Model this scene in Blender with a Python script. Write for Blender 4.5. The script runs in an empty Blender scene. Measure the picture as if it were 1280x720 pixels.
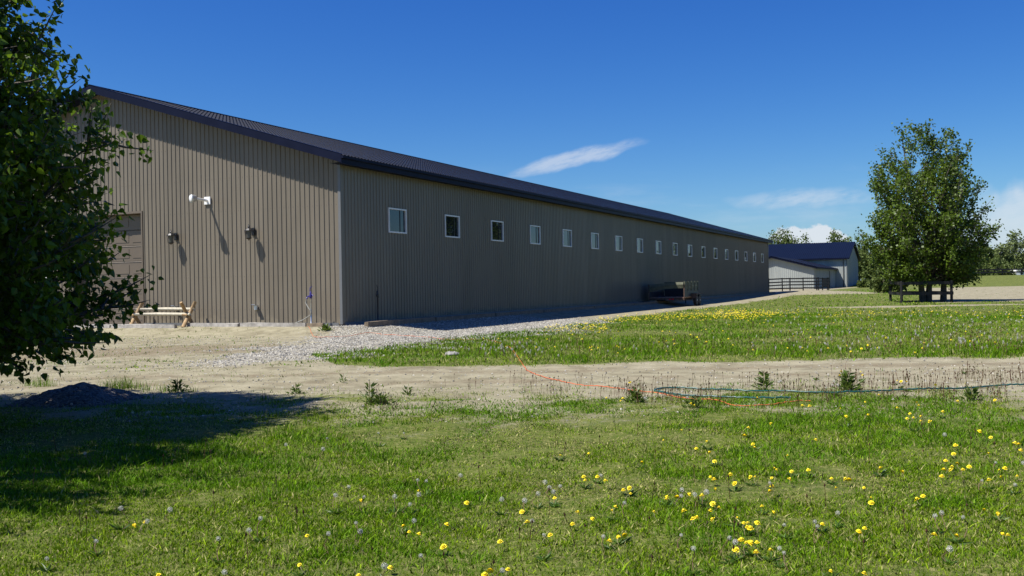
import bpy, math
import numpy as np
from mathutils import Vector, Matrix

R = math.radians
SC = bpy.context.scene
COL = SC.collection
rng = np.random.default_rng(11)

# ------------------------------------------------------------------ camera
FPX, ROLL, CY, CAMH = 1220.0, 0.0175, 358.0, 1.207      # focal length in px of a 1280 px frame, horizon row
cd = bpy.data.cameras.new('camera'); cam = bpy.data.objects.new('camera', cd); COL.objects.link(cam)
cd.sensor_width = 36.0; cd.lens = FPX / 1280 * 36.0
cd.clip_start = 0.05; cd.clip_end = 6000
cam.location = (0, 0, CAMH)
pitch = math.atan((CY - 360.0) / FPX)
cam.matrix_world = Matrix.Translation((0, 0, CAMH)) @ Matrix.Rotation(R(90) + pitch, 4, 'X') @ Matrix.Rotation(-ROLL, 4, 'Z')
SC.camera = cam

# ------------------------------------------------------------------ sun, sky, exposure
TO_SUN = Vector((-0.488, -0.192, 0.852)).normalized()
SUN_EL = math.asin(TO_SUN.z); SUN_AZ = math.atan2(TO_SUN.x, TO_SUN.y)
sl = bpy.data.lights.new('sun', 'SUN'); sun = bpy.data.objects.new('sun', sl); COL.objects.link(sun)
sl.energy = 5.0; sl.angle = R(0.55); sl.color = (1.0, 0.955, 0.88)
sun.rotation_euler = TO_SUN.to_track_quat('Z', 'Y').to_euler()
sun.location = (-30, -20, 60)

W = bpy.data.worlds.new('World'); SC.world = W; W.use_nodes = True
wn, wl = W.node_tree.nodes, W.node_tree.links
bg = wn['Background']
sky = wn.new('ShaderNodeTexSky'); sky.sky_type = 'NISHITA'; sky.sun_disc = False
sky.sun_elevation = SUN_EL; sky.sun_rotation = SUN_AZ % (2 * math.pi)
sky.altitude = 900; sky.air_density = 1.0; sky.dust_density = 1.1; sky.ozone_density = 1.6
SKY_STRENGTH = 0.05

def wmath(op, a, b=None, c=None, clamp=False):
    n = wn.new('ShaderNodeMath'); n.operation = op; n.use_clamp = clamp
    for i, v in enumerate((a, b, c)):
        if v is None: continue
        if isinstance(v, (int, float)): n.inputs[i].default_value = v
        else: wl.new(v, n.inputs[i])
    return n.outputs[0]

tc = wn.new('ShaderNodeTexCoord'); sx = wn.new('ShaderNodeSeparateXYZ'); wl.new(tc.outputs['Generated'], sx.inputs[0])
Yc_ = wmath('MAXIMUM', sx.outputs[1], 0.12)
CU = wmath('DIVIDE', sx.outputs[0], Yc_); CV = wmath('DIVIDE', sx.outputs[2], Yc_)

def wnoise(su, sv, scale, detail=6, rough=0.6, off=0.0, rot=0.0):
    cmb = wn.new('ShaderNodeCombineXYZ')
    cr, sr = math.cos(rot), math.sin(rot)
    u2 = wmath('ADD', wmath('MULTIPLY', CU, cr), wmath('MULTIPLY', CV, sr))
    v2 = wmath('ADD', wmath('MULTIPLY', CU, -sr), wmath('MULTIPLY', CV, cr))
    wl.new(wmath('MULTIPLY', u2, su), cmb.inputs[0]); wl.new(wmath('MULTIPLY', v2, sv), cmb.inputs[1]); cmb.inputs[2].default_value = off
    n = wn.new('ShaderNodeTexNoise'); n.inputs['Scale'].default_value = scale; n.inputs['Detail'].default_value = detail
    n.inputs['Roughness'].default_value = rough; wl.new(cmb.outputs[0], n.inputs['Vector'])
    return n.outputs['Fac']

def wellipse(u0, v0, a, b, rot=0.0, shift=None):
    """1 at the middle of a soft ellipse of sky, 0 at its rim; long axis tilted by rot"""
    du = wmath('SUBTRACT', CU, u0); dv = wmath('SUBTRACT', CV, v0)
    cr, sr = math.cos(rot), math.sin(rot)
    p = wmath('ADD', wmath('MULTIPLY', du, cr / a), wmath('MULTIPLY', dv, sr / a))
    q = wmath('ADD', wmath('MULTIPLY', du, -sr / b), wmath('MULTIPLY', dv, cr / b))
    if shift is not None: q = wmath('ADD', q, shift)
    d = wmath('ADD', wmath('MULTIPLY', p, p), wmath('MULTIPLY', q, q))
    return wmath('SUBTRACT', 1.0, d, clamp=True)

def smooth(x, lo, hi):
    n = wn.new('ShaderNodeMapRange'); n.interpolation_type = 'SMOOTHSTEP'
    wl.new(x, n.inputs[0]); n.inputs[1].default_value = lo; n.inputs[2].default_value = hi
    return n.outputs[0]

fine = wnoise(9, 30, 3.0, 8, 0.62, 0.3, 0.22)
wav = wmath('MULTIPLY', wmath('SUBTRACT', wnoise(10, 4, 2.2, 3, 0.5, 5.0), 0.5), 1.6)
streak = wellipse(0.0665, 0.129, 0.084, 0.0100, 0.235, wav)
wisp = wmath('ADD', wmath('MULTIPLY', fine, 1.0), wmath('MULTIPLY', wnoise(14, 60, 3.0, 8, 0.7, 9.0, 0.26), 0.8))
streak = wmath('MULTIPLY', smooth(wmath('MULTIPLY', streak, smooth(wisp, 0.3, 1.25)), 0.02, 0.75), 0.52)
faint = wmath('MULTIPLY', wmath('MULTIPLY', smooth(wnoise(3, 16, 2.3, 7, 0.6, 2.0), 0.5, 0.78), smooth(CV, 0.135, 0.06)), 0.22)
veil = wellipse(0.300, 0.0845, 0.085, 0.012, 0.02, wav)
veil = wmath('MULTIPLY', wmath('MULTIPLY', veil, smooth(fine, 0.3, 0.65)), 0.42)
bank = wmath('MULTIPLY', wellipse(0.56, 0.055, 0.16, 0.055, 0.15, wav), wmath('ADD', wmath('MULTIPLY', fine, 0.7), 0.25))
bank = wmath('MULTIPLY', smooth(bank, 0.05, 0.6), 0.6)
puffn = wnoise(1, 1.35, 42.0, 5, 0.55, 7.0)
puff = wmath('MULTIPLY', smooth(wmath('ADD', puffn, wmath('MULTIPLY', wellipse(0.302, 0.046, 0.05, 0.0165), 0.42)), 0.66, 0.8), smooth(wellipse(0.302, 0.046, 0.06, 0.019), 0.0, 0.3))
puff2 = wmath('MULTIPLY', smooth(wnoise(1, 1.5, 26.0, 5, 0.55, 3.0), 0.5, 0.66), smooth(CV, 0.05, 0.03))
puff2 = wmath('MULTIPLY', wmath('MULTIPLY', puff2, 0.55), smooth(CU, 0.95, 0.7))
cl = wmath('MAXIMUM', wmath('MAXIMUM', streak, faint), wmath('MAXIMUM', veil, bank))
cl = wmath('MAXIMUM', cl, wmath('MAXIMUM', wmath('MULTIPLY', puff, 0.85), puff2))
cl = wmath('MULTIPLY', cl, smooth(sx.outputs[1], 0.12, 0.3))
mx = wn.new('ShaderNodeMix'); mx.data_type = 'RGBA'
hs = wn.new('ShaderNodeHueSaturation'); hs.inputs['Saturation'].default_value = 1.25; wl.new(sky.outputs[0], hs.inputs['Color'])
sc_ = wn.new('ShaderNodeSeparateColor'); wl.new(hs.outputs[0], sc_.inputs[0]); cc_ = wn.new('ShaderNodeCombineColor')
for i_, (k_, p_) in enumerate(((0.46, 1.38), (0.76, 1.22), (2.2, 0.78))):        # a clear, dry, deep blue summer sky
    wl.new(wmath('MULTIPLY', wmath('POWER', sc_.outputs[i_], p_), k_), cc_.inputs[i_])
wl.new(cl, mx.inputs[0]); wl.new(cc_.outputs[0], mx.inputs[6]); mx.inputs[7].default_value = (9.4, 9.9, 10.6, 1)
wl.new(mx.outputs[2], bg.inputs[0]); bg.inputs[1].default_value = SKY_STRENGTH

SC.view_settings.view_transform = 'Standard'; SC.view_settings.look = 'None'
SC.view_settings.exposure = 0.70; SC.view_settings.gamma = 1.0; SC.view_settings.use_curve_mapping = False
SC.render.engine = 'CYCLES'
SC.cycles.max_bounces = 6; SC.cycles.transparent_max_bounces = 6

# ------------------------------------------------------------------ helpers: placing
def ray(px, py):
    u, v = px - 640.0, CY - py
    c, s = math.cos(ROLL), math.sin(ROLL)
    return (u * c + v * s) / FPX, (-u * s + v * c) / FPX      # x/y and z/y

def at(px, py, Y):
    r, w = ray(px, py); return Vector((r * Y, Y, CAMH + w * Y))

AX = math.atan(563 / FPX)
D1 = np.array([math.sin(AX), math.cos(AX)]); D2 = np.array([-math.cos(AX), math.sin(AX)])
CORNER = np.array([-5.8665, 33.633]); BROT = math.atan2(D1[1], D1[0])
BL, BW = 81.6, 22.3
BARN2 = None

def b2w(t, s, z=0.0):
    p = CORNER + t * D1 + s * D2; return Vector((p[0], p[1], z))

def sstep(a, b, x):
    q = np.clip((np.asarray(x, float) - a) / (b - a), 0, 1); return q * q * (3 - 2 * q)

_ng = np.random.default_rng(5).random((256, 256))
def vnoise(x, y):
    x = np.asarray(x, float); y = np.asarray(y, float)
    xi = np.floor(x).astype(int); yi = np.floor(y).astype(int); fx = x - xi; fy = y - yi
    fx = fx * fx * (3 - 2 * fx); fy = fy * fy * (3 - 2 * fy)
    g = lambda i, j: _ng[(i) & 255, (j) & 255]
    return (g(xi, yi) * (1 - fx) + g(xi + 1, yi) * fx) * (1 - fy) + (g(xi, yi + 1) * (1 - fx) + g(xi + 1, yi + 1) * fx) * fy
def fbm(x, y, o=4, s=1.0):
    r = 0; a = 0.5; t = 0
    for i in range(o):
        r = r + a * vnoise(np.asarray(x) * s + 17.3 * i, np.asarray(y) * s + 9.1 * i); t += a; a *= 0.55; s *= 2.07
    return r / t

def ts(x, y):
    dx = np.asarray(x, float) - CORNER[0]; dy = np.asarray(y, float) - CORNER[1]
    return dx * D1[0] + dy * D1[1], dx * D2[0] + dy * D2[1]

def gz(x, y):
    """height of the ground"""
    x = np.asarray(x, float); y = np.asarray(y, float)
    t, s = ts(x, y)
    d = np.hypot(np.maximum(np.maximum(-t, t - BL), 0), np.maximum(np.maximum(-s, s - BW), 0))
    near = -0.05 - 0.25 * sstep(0.75, 2.6, d)
    z = near + 0.45 * sstep(70, 108, y) * sstep(0.5, 4, d)
    z = z + 1.40 * sstep(116, 133, y) * sstep(49, 62, x - 0.03 * (y - 110)) * (1 - .4 * sstep(136, 150, y))
    a = sstep(2.5, 5, d) * (1 - sstep(90, 120, y))
    z = z + a * (0.05 * (fbm(x, y, 3, 0.45) - 0.5) * 2 - 0.03 * sstep(14.4, 15.2, y) * (1 - sstep(17.8, 18.6, y)))
    z = z - 0.05 * (1 - sstep(8, 14, y)) * sstep(-40, 0, y)
    return z

def gp(px, py, dz=0.0):
    r, w = ray(px, py); z = -0.3
    for _ in range(12):
        Y = (z + dz - CAMH) / w if w < -1e-4 else 300.0
        Y = min(max(Y, 1.0), 400.0)
        z = 0.5 * z + 0.5 * float(gz(r * Y, Y))
    return Vector((r * Y, Y, float(gz(r * Y, Y))))

def along(P, d, px, py=350):
    r, _ = ray(px, py)
    return (r * P[1] - P[0]) / (d[0] - r * d[1])

# ------------------------------------------------------------------ helpers: ground cover layout
def layout(x, y):
    """grass, gravel, lushness of the ground at x, y"""
    x = np.asarray(x, float); y = np.asarray(y, float)
    t, s = ts(x, y); D = -s                       # metres out from the long wall
    n1 = fbm(x, y, 4, 0.9) - 0.5; n2 = fbm(x + 40, y, 4, 0.28) - 0.5
    yy = y + 1.5 * n1 + 1.4 * n2
    # lawn in front of the track, thinning out towards it
    lawn = 1 - sstep(9.9, 13.2, yy + 1.2 * n1)
    sparse = 0.50 * (1 - sstep(13.0, 15.8, yy)) * sstep(-.22, .12, n1 + .5 * n2) + 0.075 * sstep(-.05, .12, n1)
    front = np.maximum(lawn, sparse)
    # grass beyond the track, up to the strip along the building
    left = sstep(0.0, 1.6, (x + 3.9) * 0.93 + (y - 20.4) * 0.36 + 2.0 * n1 + 1.0)
    back = sstep(18.2, 19.1, y + 1.0 * n1) * sstep(4.6, 5.9, D + 1.5 * n1 + 0.9 * sstep(0, 15, -t)) * left
    back = back * (1 - 0.92 * sstep(11.4, 13.6, x - 0.05 * (y - 19)) * sstep(52.8, 53.6, y + 0.5 * n1) * (1 - sstep(55.6, 56.6, y + 0.5 * n1)) * sstep(14, 20, x))
    # sand paddock on the right, dirt lane curving past the end of the building
    paddock = sstep(61.5, 62.8, y + n1) * (1 - sstep(114, 119, y + 3 * n2)) * sstep(0.0, 1.2, x - (0.405 * y + 1.2 * n2 + 0.8))
    lane = sstep(0.0, 2.0, 9.6 - np.abs(D - 0.5 + 0.0 * t) * 1.0 + 2 * n1) * sstep(30, 45, t)
    lane2 = sstep(88, 92, y + 3 * n2) * (1 - sstep(118, 124, y + 3 * n2)) * (1 - sstep(33, 37, x))
    g = np.where(y < 17.0, front, back)
    g = g * (1 - 0.97 * paddock) * (1 - 0.85 * lane2)
    yard = (t < 1.5) * (y > 15) * (D < 20) * 1.0
    g = np.where((y > 16.5) & (x < -3.9 - 0.36 * (y - 20.4)) & (t < 2), 0.05 + 0.16 * sstep(0.02, 0.2, n1), g)
    # gravel apron round the corner and along the wall
    cg = np.hypot((t + 1.0) / 15.0, (D - 2.0) / 6.2)
    grav = (1 - sstep(0.7, 1.15, cg + 0.5 * n1)) * sstep(-7.6, -5.0, x + 2.6 * n1 + 1.6 * n2 - 0.06 * (y - 28)) * (D > -2.5)
    strip = (1 - sstep(4.5, 6.2, D + 1.2 * n1)) * sstep(-0.3, 0.1, D) * (t > -1) * (1 - 0.9 * sstep(5, 17, t + 4 * n1))
    bed = (D > -0.1) * (D < 0.95) * (t > 0) * 1.0
    grav = np.maximum(np.maximum(grav, strip), bed)
    g = g * (1 - 0.9 * sstep(0.3, 0.8, grav) * (D < 6.0))
    damp = sstep(.15, .7, np.exp(-((y - 25.2 - 3 * n2) / 2.0) ** 2) + .35 * np.exp(-((y - 29.5 - 2 * n2) / .9) ** 2) + n1 * 1.2) * (x < -3) * sstep(-3.0, -6.0, x + 3 * n1)
    rut = np.exp(-((y - 16.1 - .5 * n2) / .28) ** 2) + np.exp(-((y - 17.6 - .5 * n2) / .3) ** 2)
    damp = np.maximum(damp, .85 * rut * sstep(-.1, .2, n1 + .1) * (y < 19))
    return np.clip(g, 0, 1), np.clip(grav, 0, 1), np.clip(damp, 0, 1)

# ------------------------------------------------------------------ helpers: materials
def new_mat(name):
    m = bpy.data.materials.new(name); m.use_nodes = True
    return m, m.node_tree.nodes, m.node_tree.links, m.node_tree.nodes['Principled BSDF']

def paint(name, col, rough=0.5, metal=0.0, spec=0.5, vary=0.12, scale=6.0, bump=0.0, bscale=60.0, coat=0.0, dirt=None):
    m, n, l, p = new_mat(name)
    tcn = n.new('ShaderNodeTexCoord')
    nz = n.new('ShaderNodeTexNoise'); nz.inputs['Scale'].default_value = scale; nz.inputs['Detail'].default_value = 6
    l.new(tcn.outputs['Object'], nz.inputs['Vector'])
    rp = n.new('ShaderNodeValToRGB'); rp.color_ramp.elements[0].position = 0.25; rp.color_ramp.elements[1].position = 0.75
    lo = dirt if dirt else tuple(c * (1 - vary) for c in col)
    hi = tuple(min(1, c * (1 + vary)) for c in col)
    rp.color_ramp.elements[0].color = (*lo, 1); rp.color_ramp.elements[1].color = (*hi, 1)
    l.new(nz.outputs['Fac'], rp.inputs[0]); l.new(rp.outputs[0], p.inputs['Base Color'])
    p.inputs['Roughness'].default_value = rough; p.inputs['Metallic'].default_value = metal
    p.inputs['Specular IOR Level'].default_value = spec
    if coat: p.inputs['Coat Weight'].default_value = coat; p.inputs['Coat Roughness'].default_value = 0.2
    if bump:
        n2 = n.new('ShaderNodeTexNoise'); n2.inputs['Scale'].default_value = bscale; n2.inputs['Detail'].default_value = 5
        l.new(tcn.outputs['Object'], n2.inputs['Vector'])
        b = n.new('ShaderNodeBump'); b.inputs['Strength'].default_value = bump; b.inputs['Distance'].default_value = 0.02
        l.new(n2.outputs['Fac'], b.inputs['Height']); l.new(b.outputs[0], p.inputs['Normal'])
    return m

def siding(name, col, rough=0.29, screws=True):
    """painted sheet steel: faint dust towards the foot, slow waves in the sheet"""
    m, n, l, p = new_mat(name)
    tcn = n.new('ShaderNodeTexCoord')
    nz = n.new('ShaderNodeTexNoise'); nz.inputs['Scale'].default_value = 0.7; nz.inputs['Detail'].default_value = 8; nz.inputs['Roughness'].default_value = 0.65
    mp = n.new('ShaderNodeMapping'); mp.inputs['Scale'].default_value = (1.6, 1.6, 0.35)
    l.new(tcn.outputs['Object'], mp.inputs[0]); l.new(mp.outputs[0], nz.inputs['Vector'])
    rp = n.new('ShaderNodeValToRGB'); rp.color_ramp.elements[0].position = 0.3; rp.color_ramp.elements[1].position = 0.7
    rp.color_ramp.elements[0].color = (*[c * 0.92 for c in col], 1); rp.color_ramp.elements[1].color = (*[c * 1.07 for c in col], 1)
    l.new(nz.outputs['Fac'], rp.inputs[0])
    # splashed mud along the foot, ragged at its upper edge
    sz = n.new('ShaderNodeSeparateXYZ'); l.new(tcn.outputs['Object'], sz.inputs[0])
    nm = n.new('ShaderNodeTexNoise'); nm.inputs['Scale'].default_value = 2.4; nm.inputs['Detail'].default_value = 8; nm.inputs['Roughness'].default_value = 0.7; l.new(tcn.outputs['Object'], nm.inputs['Vector'])
    a1 = n.new('ShaderNodeMath'); a1.operation = 'MULTIPLY_ADD'; l.new(nm.outputs['Fac'], a1.inputs[0]); a1.inputs[1].default_value = 1.3; l.new(sz.outputs[2], a1.inputs[2])
    mr = n.new('ShaderNodeMapRange'); mr.interpolation_type = 'SMOOTHSTEP'; l.new(a1.outputs[0], mr.inputs[0]); mr.inputs[1].default_value = 0.95; mr.inputs[2].default_value = 0.6; mr.inputs[4].default_value = 0.6
    mm = n.new('ShaderNodeMix'); mm.data_type = 'RGBA'; l.new(mr.outputs[0], mm.inputs[0]); l.new(rp.outputs[0], mm.inputs[6]); mm.inputs[7].default_value = (0.27, 0.23, 0.165, 1)
    # each 0.9 m sheet has weathered a little differently
    pv = n.new('ShaderNodeVectorMath'); pv.operation = 'ADD'; l.new(tcn.outputs['Object'], pv.inputs[0]); pv.inputs[1].default_value = (.3, .3, 0)
    pd = n.new('ShaderNodeVectorMath'); pd.operation = 'MULTIPLY'; l.new(pv.outputs[0], pd.inputs[0]); pd.inputs[1].default_value = (1 / .9144, 1 / .9144, 0)
    pf = n.new('ShaderNodeVectorMath'); pf.operation = 'FLOOR'; l.new(pd.outputs[0], pf.inputs[0])
    wno = n.new('ShaderNodeTexWhiteNoise'); l.new(pf.outputs[0], wno.inputs['Vector'])
    pm = n.new('ShaderNodeMapRange'); l.new(wno.outputs['Value'], pm.inputs[0]); pm.inputs[3].default_value = 0.93; pm.inputs[4].default_value = 1.06
    hv = n.new('ShaderNodeHueSaturation'); l.new(pm.outputs[0], hv.inputs['Value']); l.new(mm.outputs[2], hv.inputs['Color'])
    l.new(hv.outputs[0], p.inputs['Base Color'])
    p.inputs['Roughness'].default_value = rough; p.inputs['Specular IOR Level'].default_value = 0.22
    mp2 = n.new('ShaderNodeMapping'); mp2.inputs['Scale'].default_value = (2.2, 2.2, 0.55); l.new(tcn.outputs['Object'], mp2.inputs[0])
    n2 = n.new('ShaderNodeTexNoise'); n2.inputs['Scale'].default_value = 1.0; n2.inputs['Detail'].default_value = 2; l.new(mp2.outputs[0], n2.inputs['Vector'])
    b = n.new('ShaderNodeBump'); b.inputs['Strength'].default_value = 0.55; b.inputs['Distance'].default_value = 0.04
    l.new(n2.outputs['Fac'], b.inputs['Height']); l.new(b.outputs[0], p.inputs['Normal'])
    return m

def leafy(name, base, spread=0.35, trans=0.35, rough=0.45, attr=True, spec=0.4):
    """foliage: per-leaf tint from the mesh, some light through the leaf"""
    m, n, l, p = new_mat(name)
    a = n.new('ShaderNodeAttribute'); a.attribute_name = 'tint'
    rp = n.new('ShaderNodeMix'); rp.data_type = 'RGBA'
    lo = tuple(c * (1 - spread) for c in base); hi = (base[0] * (1 + spread * 1.5), base[1] * (1 + spread), base[2] * (1 + spread * 0.5))
    rp.inputs[6].default_value = (*lo, 1); rp.inputs[7].default_value = (*hi, 1)
    l.new(a.outputs['Fac'], rp.inputs[0])
    l.new(rp.outputs[2], p.inputs['Base Color']); p.inputs['Roughness'].default_value = rough; p.inputs['Specular IOR Level'].default_value = spec
    tr = n.new('ShaderNodeBsdfTranslucent'); hsn = n.new('ShaderNodeHueSaturation'); hsn.inputs['Value'].default_value = 1.5; hsn.inputs['Hue'].default_value = 0.49
    l.new(rp.outputs[2], hsn.inputs['Color']); l.new(hsn.outputs[0], tr.inputs[0])
    ms = n.new('ShaderNodeMixShader'); ms.inputs[0].default_value = trans
    l.new(p.outputs[0], ms.inputs[1]); l.new(tr.outputs[0], ms.inputs[2]); l.new(ms.outputs[0], n['Material Output'].inputs[0])
    return m

def colattr(name, trans=0.3, rough=0.5):
    m, n, l, p = new_mat(name)
    a = n.new('ShaderNodeAttribute'); a.attribute_name = 'col'
    l.new(a.outputs['Color'], p.inputs['Base Color']); p.inputs['Roughness'].default_value = rough; p.inputs['Specular IOR Level'].default_value = 0.12
    tr = n.new('ShaderNodeBsdfTranslucent'); l.new(a.outputs['Color'], tr.inputs[0])
    ms = n.new('ShaderNodeMixShader'); ms.inputs[0].default_value = trans
    l.new(p.outputs[0], ms.inputs[1]); l.new(tr.outputs[0], ms.inputs[2]); l.new(ms.outputs[0], n['Material Output'].inputs[0])
    return m

TAUPE = (0.168, 0.145, 0.112)
M = {}
M['siding'] = siding('taupe_steel', TAUPE)
M['trim'] = paint('pale_trim', (0.135, 0.14, 0.145), 0.45, vary=0.06)
M['navy'] = paint('navy_trim', (0.008, 0.0105, 0.026), 0.45, spec=.06, vary=0.15, scale=2)
M['glass'] = paint('window_glass', (0.012, 0.016, 0.02), 0.02, spec=0.6, vary=0.3, scale=1.5)
M['glass'].node_tree.nodes['Principled BSDF'].inputs['IOR'].default_value = 1.55
M['vinyl'] = paint('white_vinyl', (0.70, 0.70, 0.68), 0.4, vary=0.05)
M['door'] = paint('door_taupe', (0.125, 0.10, 0.074), 0.45, vary=0.08, scale=1.5)
M['white'] = paint('white_paint', (0.78, 0.78, 0.77), 0.4, vary=0.05)
M['galv'] = paint('galvanised', (0.50, 0.52, 0.54), 0.35, metal=0.7, vary=0.15, scale=20)
M['black'] = paint('black_iron', (0.012, 0.012, 0.014), 0.4, vary=0.2)
M['lampglass'] = paint('lantern_glass', (0.12, 0.12, 0.11), 0.1, vary=0.1)
M['hydrant'] = paint('hydrant_enamel', (0.03, 0.02, 0.16), 0.35, vary=0.15)
M['rubber'] = paint('black_rubber', (0.015, 0.015, 0.015), 0.7, vary=0.25)
M['peeled'] = paint('peeled_log', (0.46, 0.42, 0.32), 0.7, vary=0.22, scale=9, bump=0.3, bscale=40)
M['log'] = paint('stained_log', (0.33, 0.22, 0.11), 0.7, vary=0.3, scale=9, bump=0.3, bscale=40)
M['timber'] = paint('weathered_timber', (0.31, 0.29, 0.26), 0.85, vary=0.35, scale=7, bump=0.5, bscale=50)
M['darktimber'] = paint('brown_timber', (0.17, 0.13, 0.085), 0.85, vary=0.35, scale=7, bump=0.5, bscale=50)
M['fence'] = paint('black_stain', (0.007, 0.0065, 0.007), 0.7, vary=0.3, scale=10, bump=0.3)
M['bark'] = paint('grey_bark', (0.10, 0.085, 0.065), 0.9, vary=0.45, scale=14, bump=0.7, bscale=35)
M['orange'] = paint('orange_jacket', (0.58, 0.13, 0.04), 0.5, vary=0.12, scale=3)
M['hose'] = paint('green_hose', (0.015, 0.085, 0.075), 0.35, vary=0.25, scale=3)
M['palehose'] = paint('pale_hose', (0.30, 0.30, 0.27), 0.5, vary=0.15, scale=3)
M['drab'] = paint('drab_board', (0.105, 0.11, 0.07), 0.75, vary=0.3, scale=5, bump=0.3)
M['rust'] = paint('rusty_steel', (0.085, 0.052, 0.038), 0.8, vary=0.5, scale=6, bump=0.3)
M['deck'] = paint('deck_plank', (0.27, 0.16, 0.11), 0.8, vary=0.35, scale=6, bump=0.3)
M['darksteel'] = paint('dark_steel', (0.02, 0.022, 0.024), 0.5, vary=0.3, scale=5)
M['rim'] = paint('pale_rim', (0.42, 0.44, 0.46), 0.5, metal=0.3, vary=0.25, scale=9)
M['red'] = paint('red_lens', (0.6, 0.02, 0.02), 0.25, vary=0.1)
M['siding2'] = siding('grey_steel', (0.33, 0.35, 0.33))
M['yellow'] = paint('dandelion_yellow', (0.90, 0.70, 0.012), 0.6, vary=0.18, scale=300)
M['stem'] = paint('dandelion_stem', (0.16, 0.15, 0.055), 0.6, vary=0.3, scale=60)
M['brownstem'] = paint('dry_stem', (0.13, 0.065, 0.04), 0.7, vary=0.35, scale=60)
M['fluff'] = paint('seed_fluff', (0.47, 0.46, 0.42), 0.9, vary=0.08, scale=200)
M['rosette'] = leafy('rosette_leaf', (0.06, 0.13, 0.016), 0.4, 0.3)
M['weedleaf'] = leafy('weed_leaf', (0.075, 0.135, 0.022), 0.5, 0.35)
M['aspen'] = leafy('aspen_leaf', (0.066, 0.140, 0.010), 0.65, 0.48, 0.38)
M['poplar'] = leafy('poplar_leaf', (0.076, 0.138, 0.015), 0.55, 0.34, 0.45, spec=.3)
M['fartree'] = leafy('far_leaf', (0.090, 0.135, 0.036), 0.40, 0.2, 0.6, spec=0.2)
M['fartree_blue'] = leafy('far_leaf_blue', (0.115, 0.160, 0.060), 0.35, 0.2, 0.6, spec=0.2)
M['grass'] = colattr('grass_blade', 0.32, 0.55)
M['stone'] = colattr('gravel_stone', 0.0, 0.8)

def roof_mat():
    """navy sheet metal, pressed across the slope so that it glints in bands"""
    m, n, l, p = new_mat('navy_roof_steel')
    tcn = n.new('ShaderNodeTexCoord')
    nz = n.new('ShaderNodeTexNoise'); nz.inputs['Scale'].default_value = 0.5; nz.inputs['Detail'].default_value = 6; l.new(tcn.outputs['Object'], nz.inputs['Vector'])
    rp = n.new('ShaderNodeValToRGB'); rp.color_ramp.elements[0].color = (0.006, 0.0085, 0.019, 1); rp.color_ramp.elements[1].color = (0.009, 0.0125, 0.027, 1)
    l.new(nz.outputs['Fac'], rp.inputs[0]); l.new(rp.outputs[0], p.inputs['Base Color'])
    p.inputs['Roughness'].default_value = 0.27; p.inputs['Specular IOR Level'].default_value = 0.05
    return m
M['roof'] = roof_mat()
M['roof2'] = paint('blue_roof_steel', (0.0055, 0.0085, 0.021), 0.45, spec=.06, vary=0.12, scale=1.0)

# ------------------------------------------------------------------ helpers: meshes and objects
def tag(o, label=None, cat=None, group=None, kind=None):
    if label: o['label'] = label
    if cat: o['category'] = cat
    if group: o['group'] = group
    if kind: o['kind'] = kind
    return o

def empty(name, loc, rz=0.0, label=None, cat=None, group=None):
    o = bpy.data.objects.new(name, None); COL.objects.link(o)
    o.location = loc; o.rotation_euler = (0, 0, rz); o.empty_display_size = 0.2
    return tag(o, label, cat, group)

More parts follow.
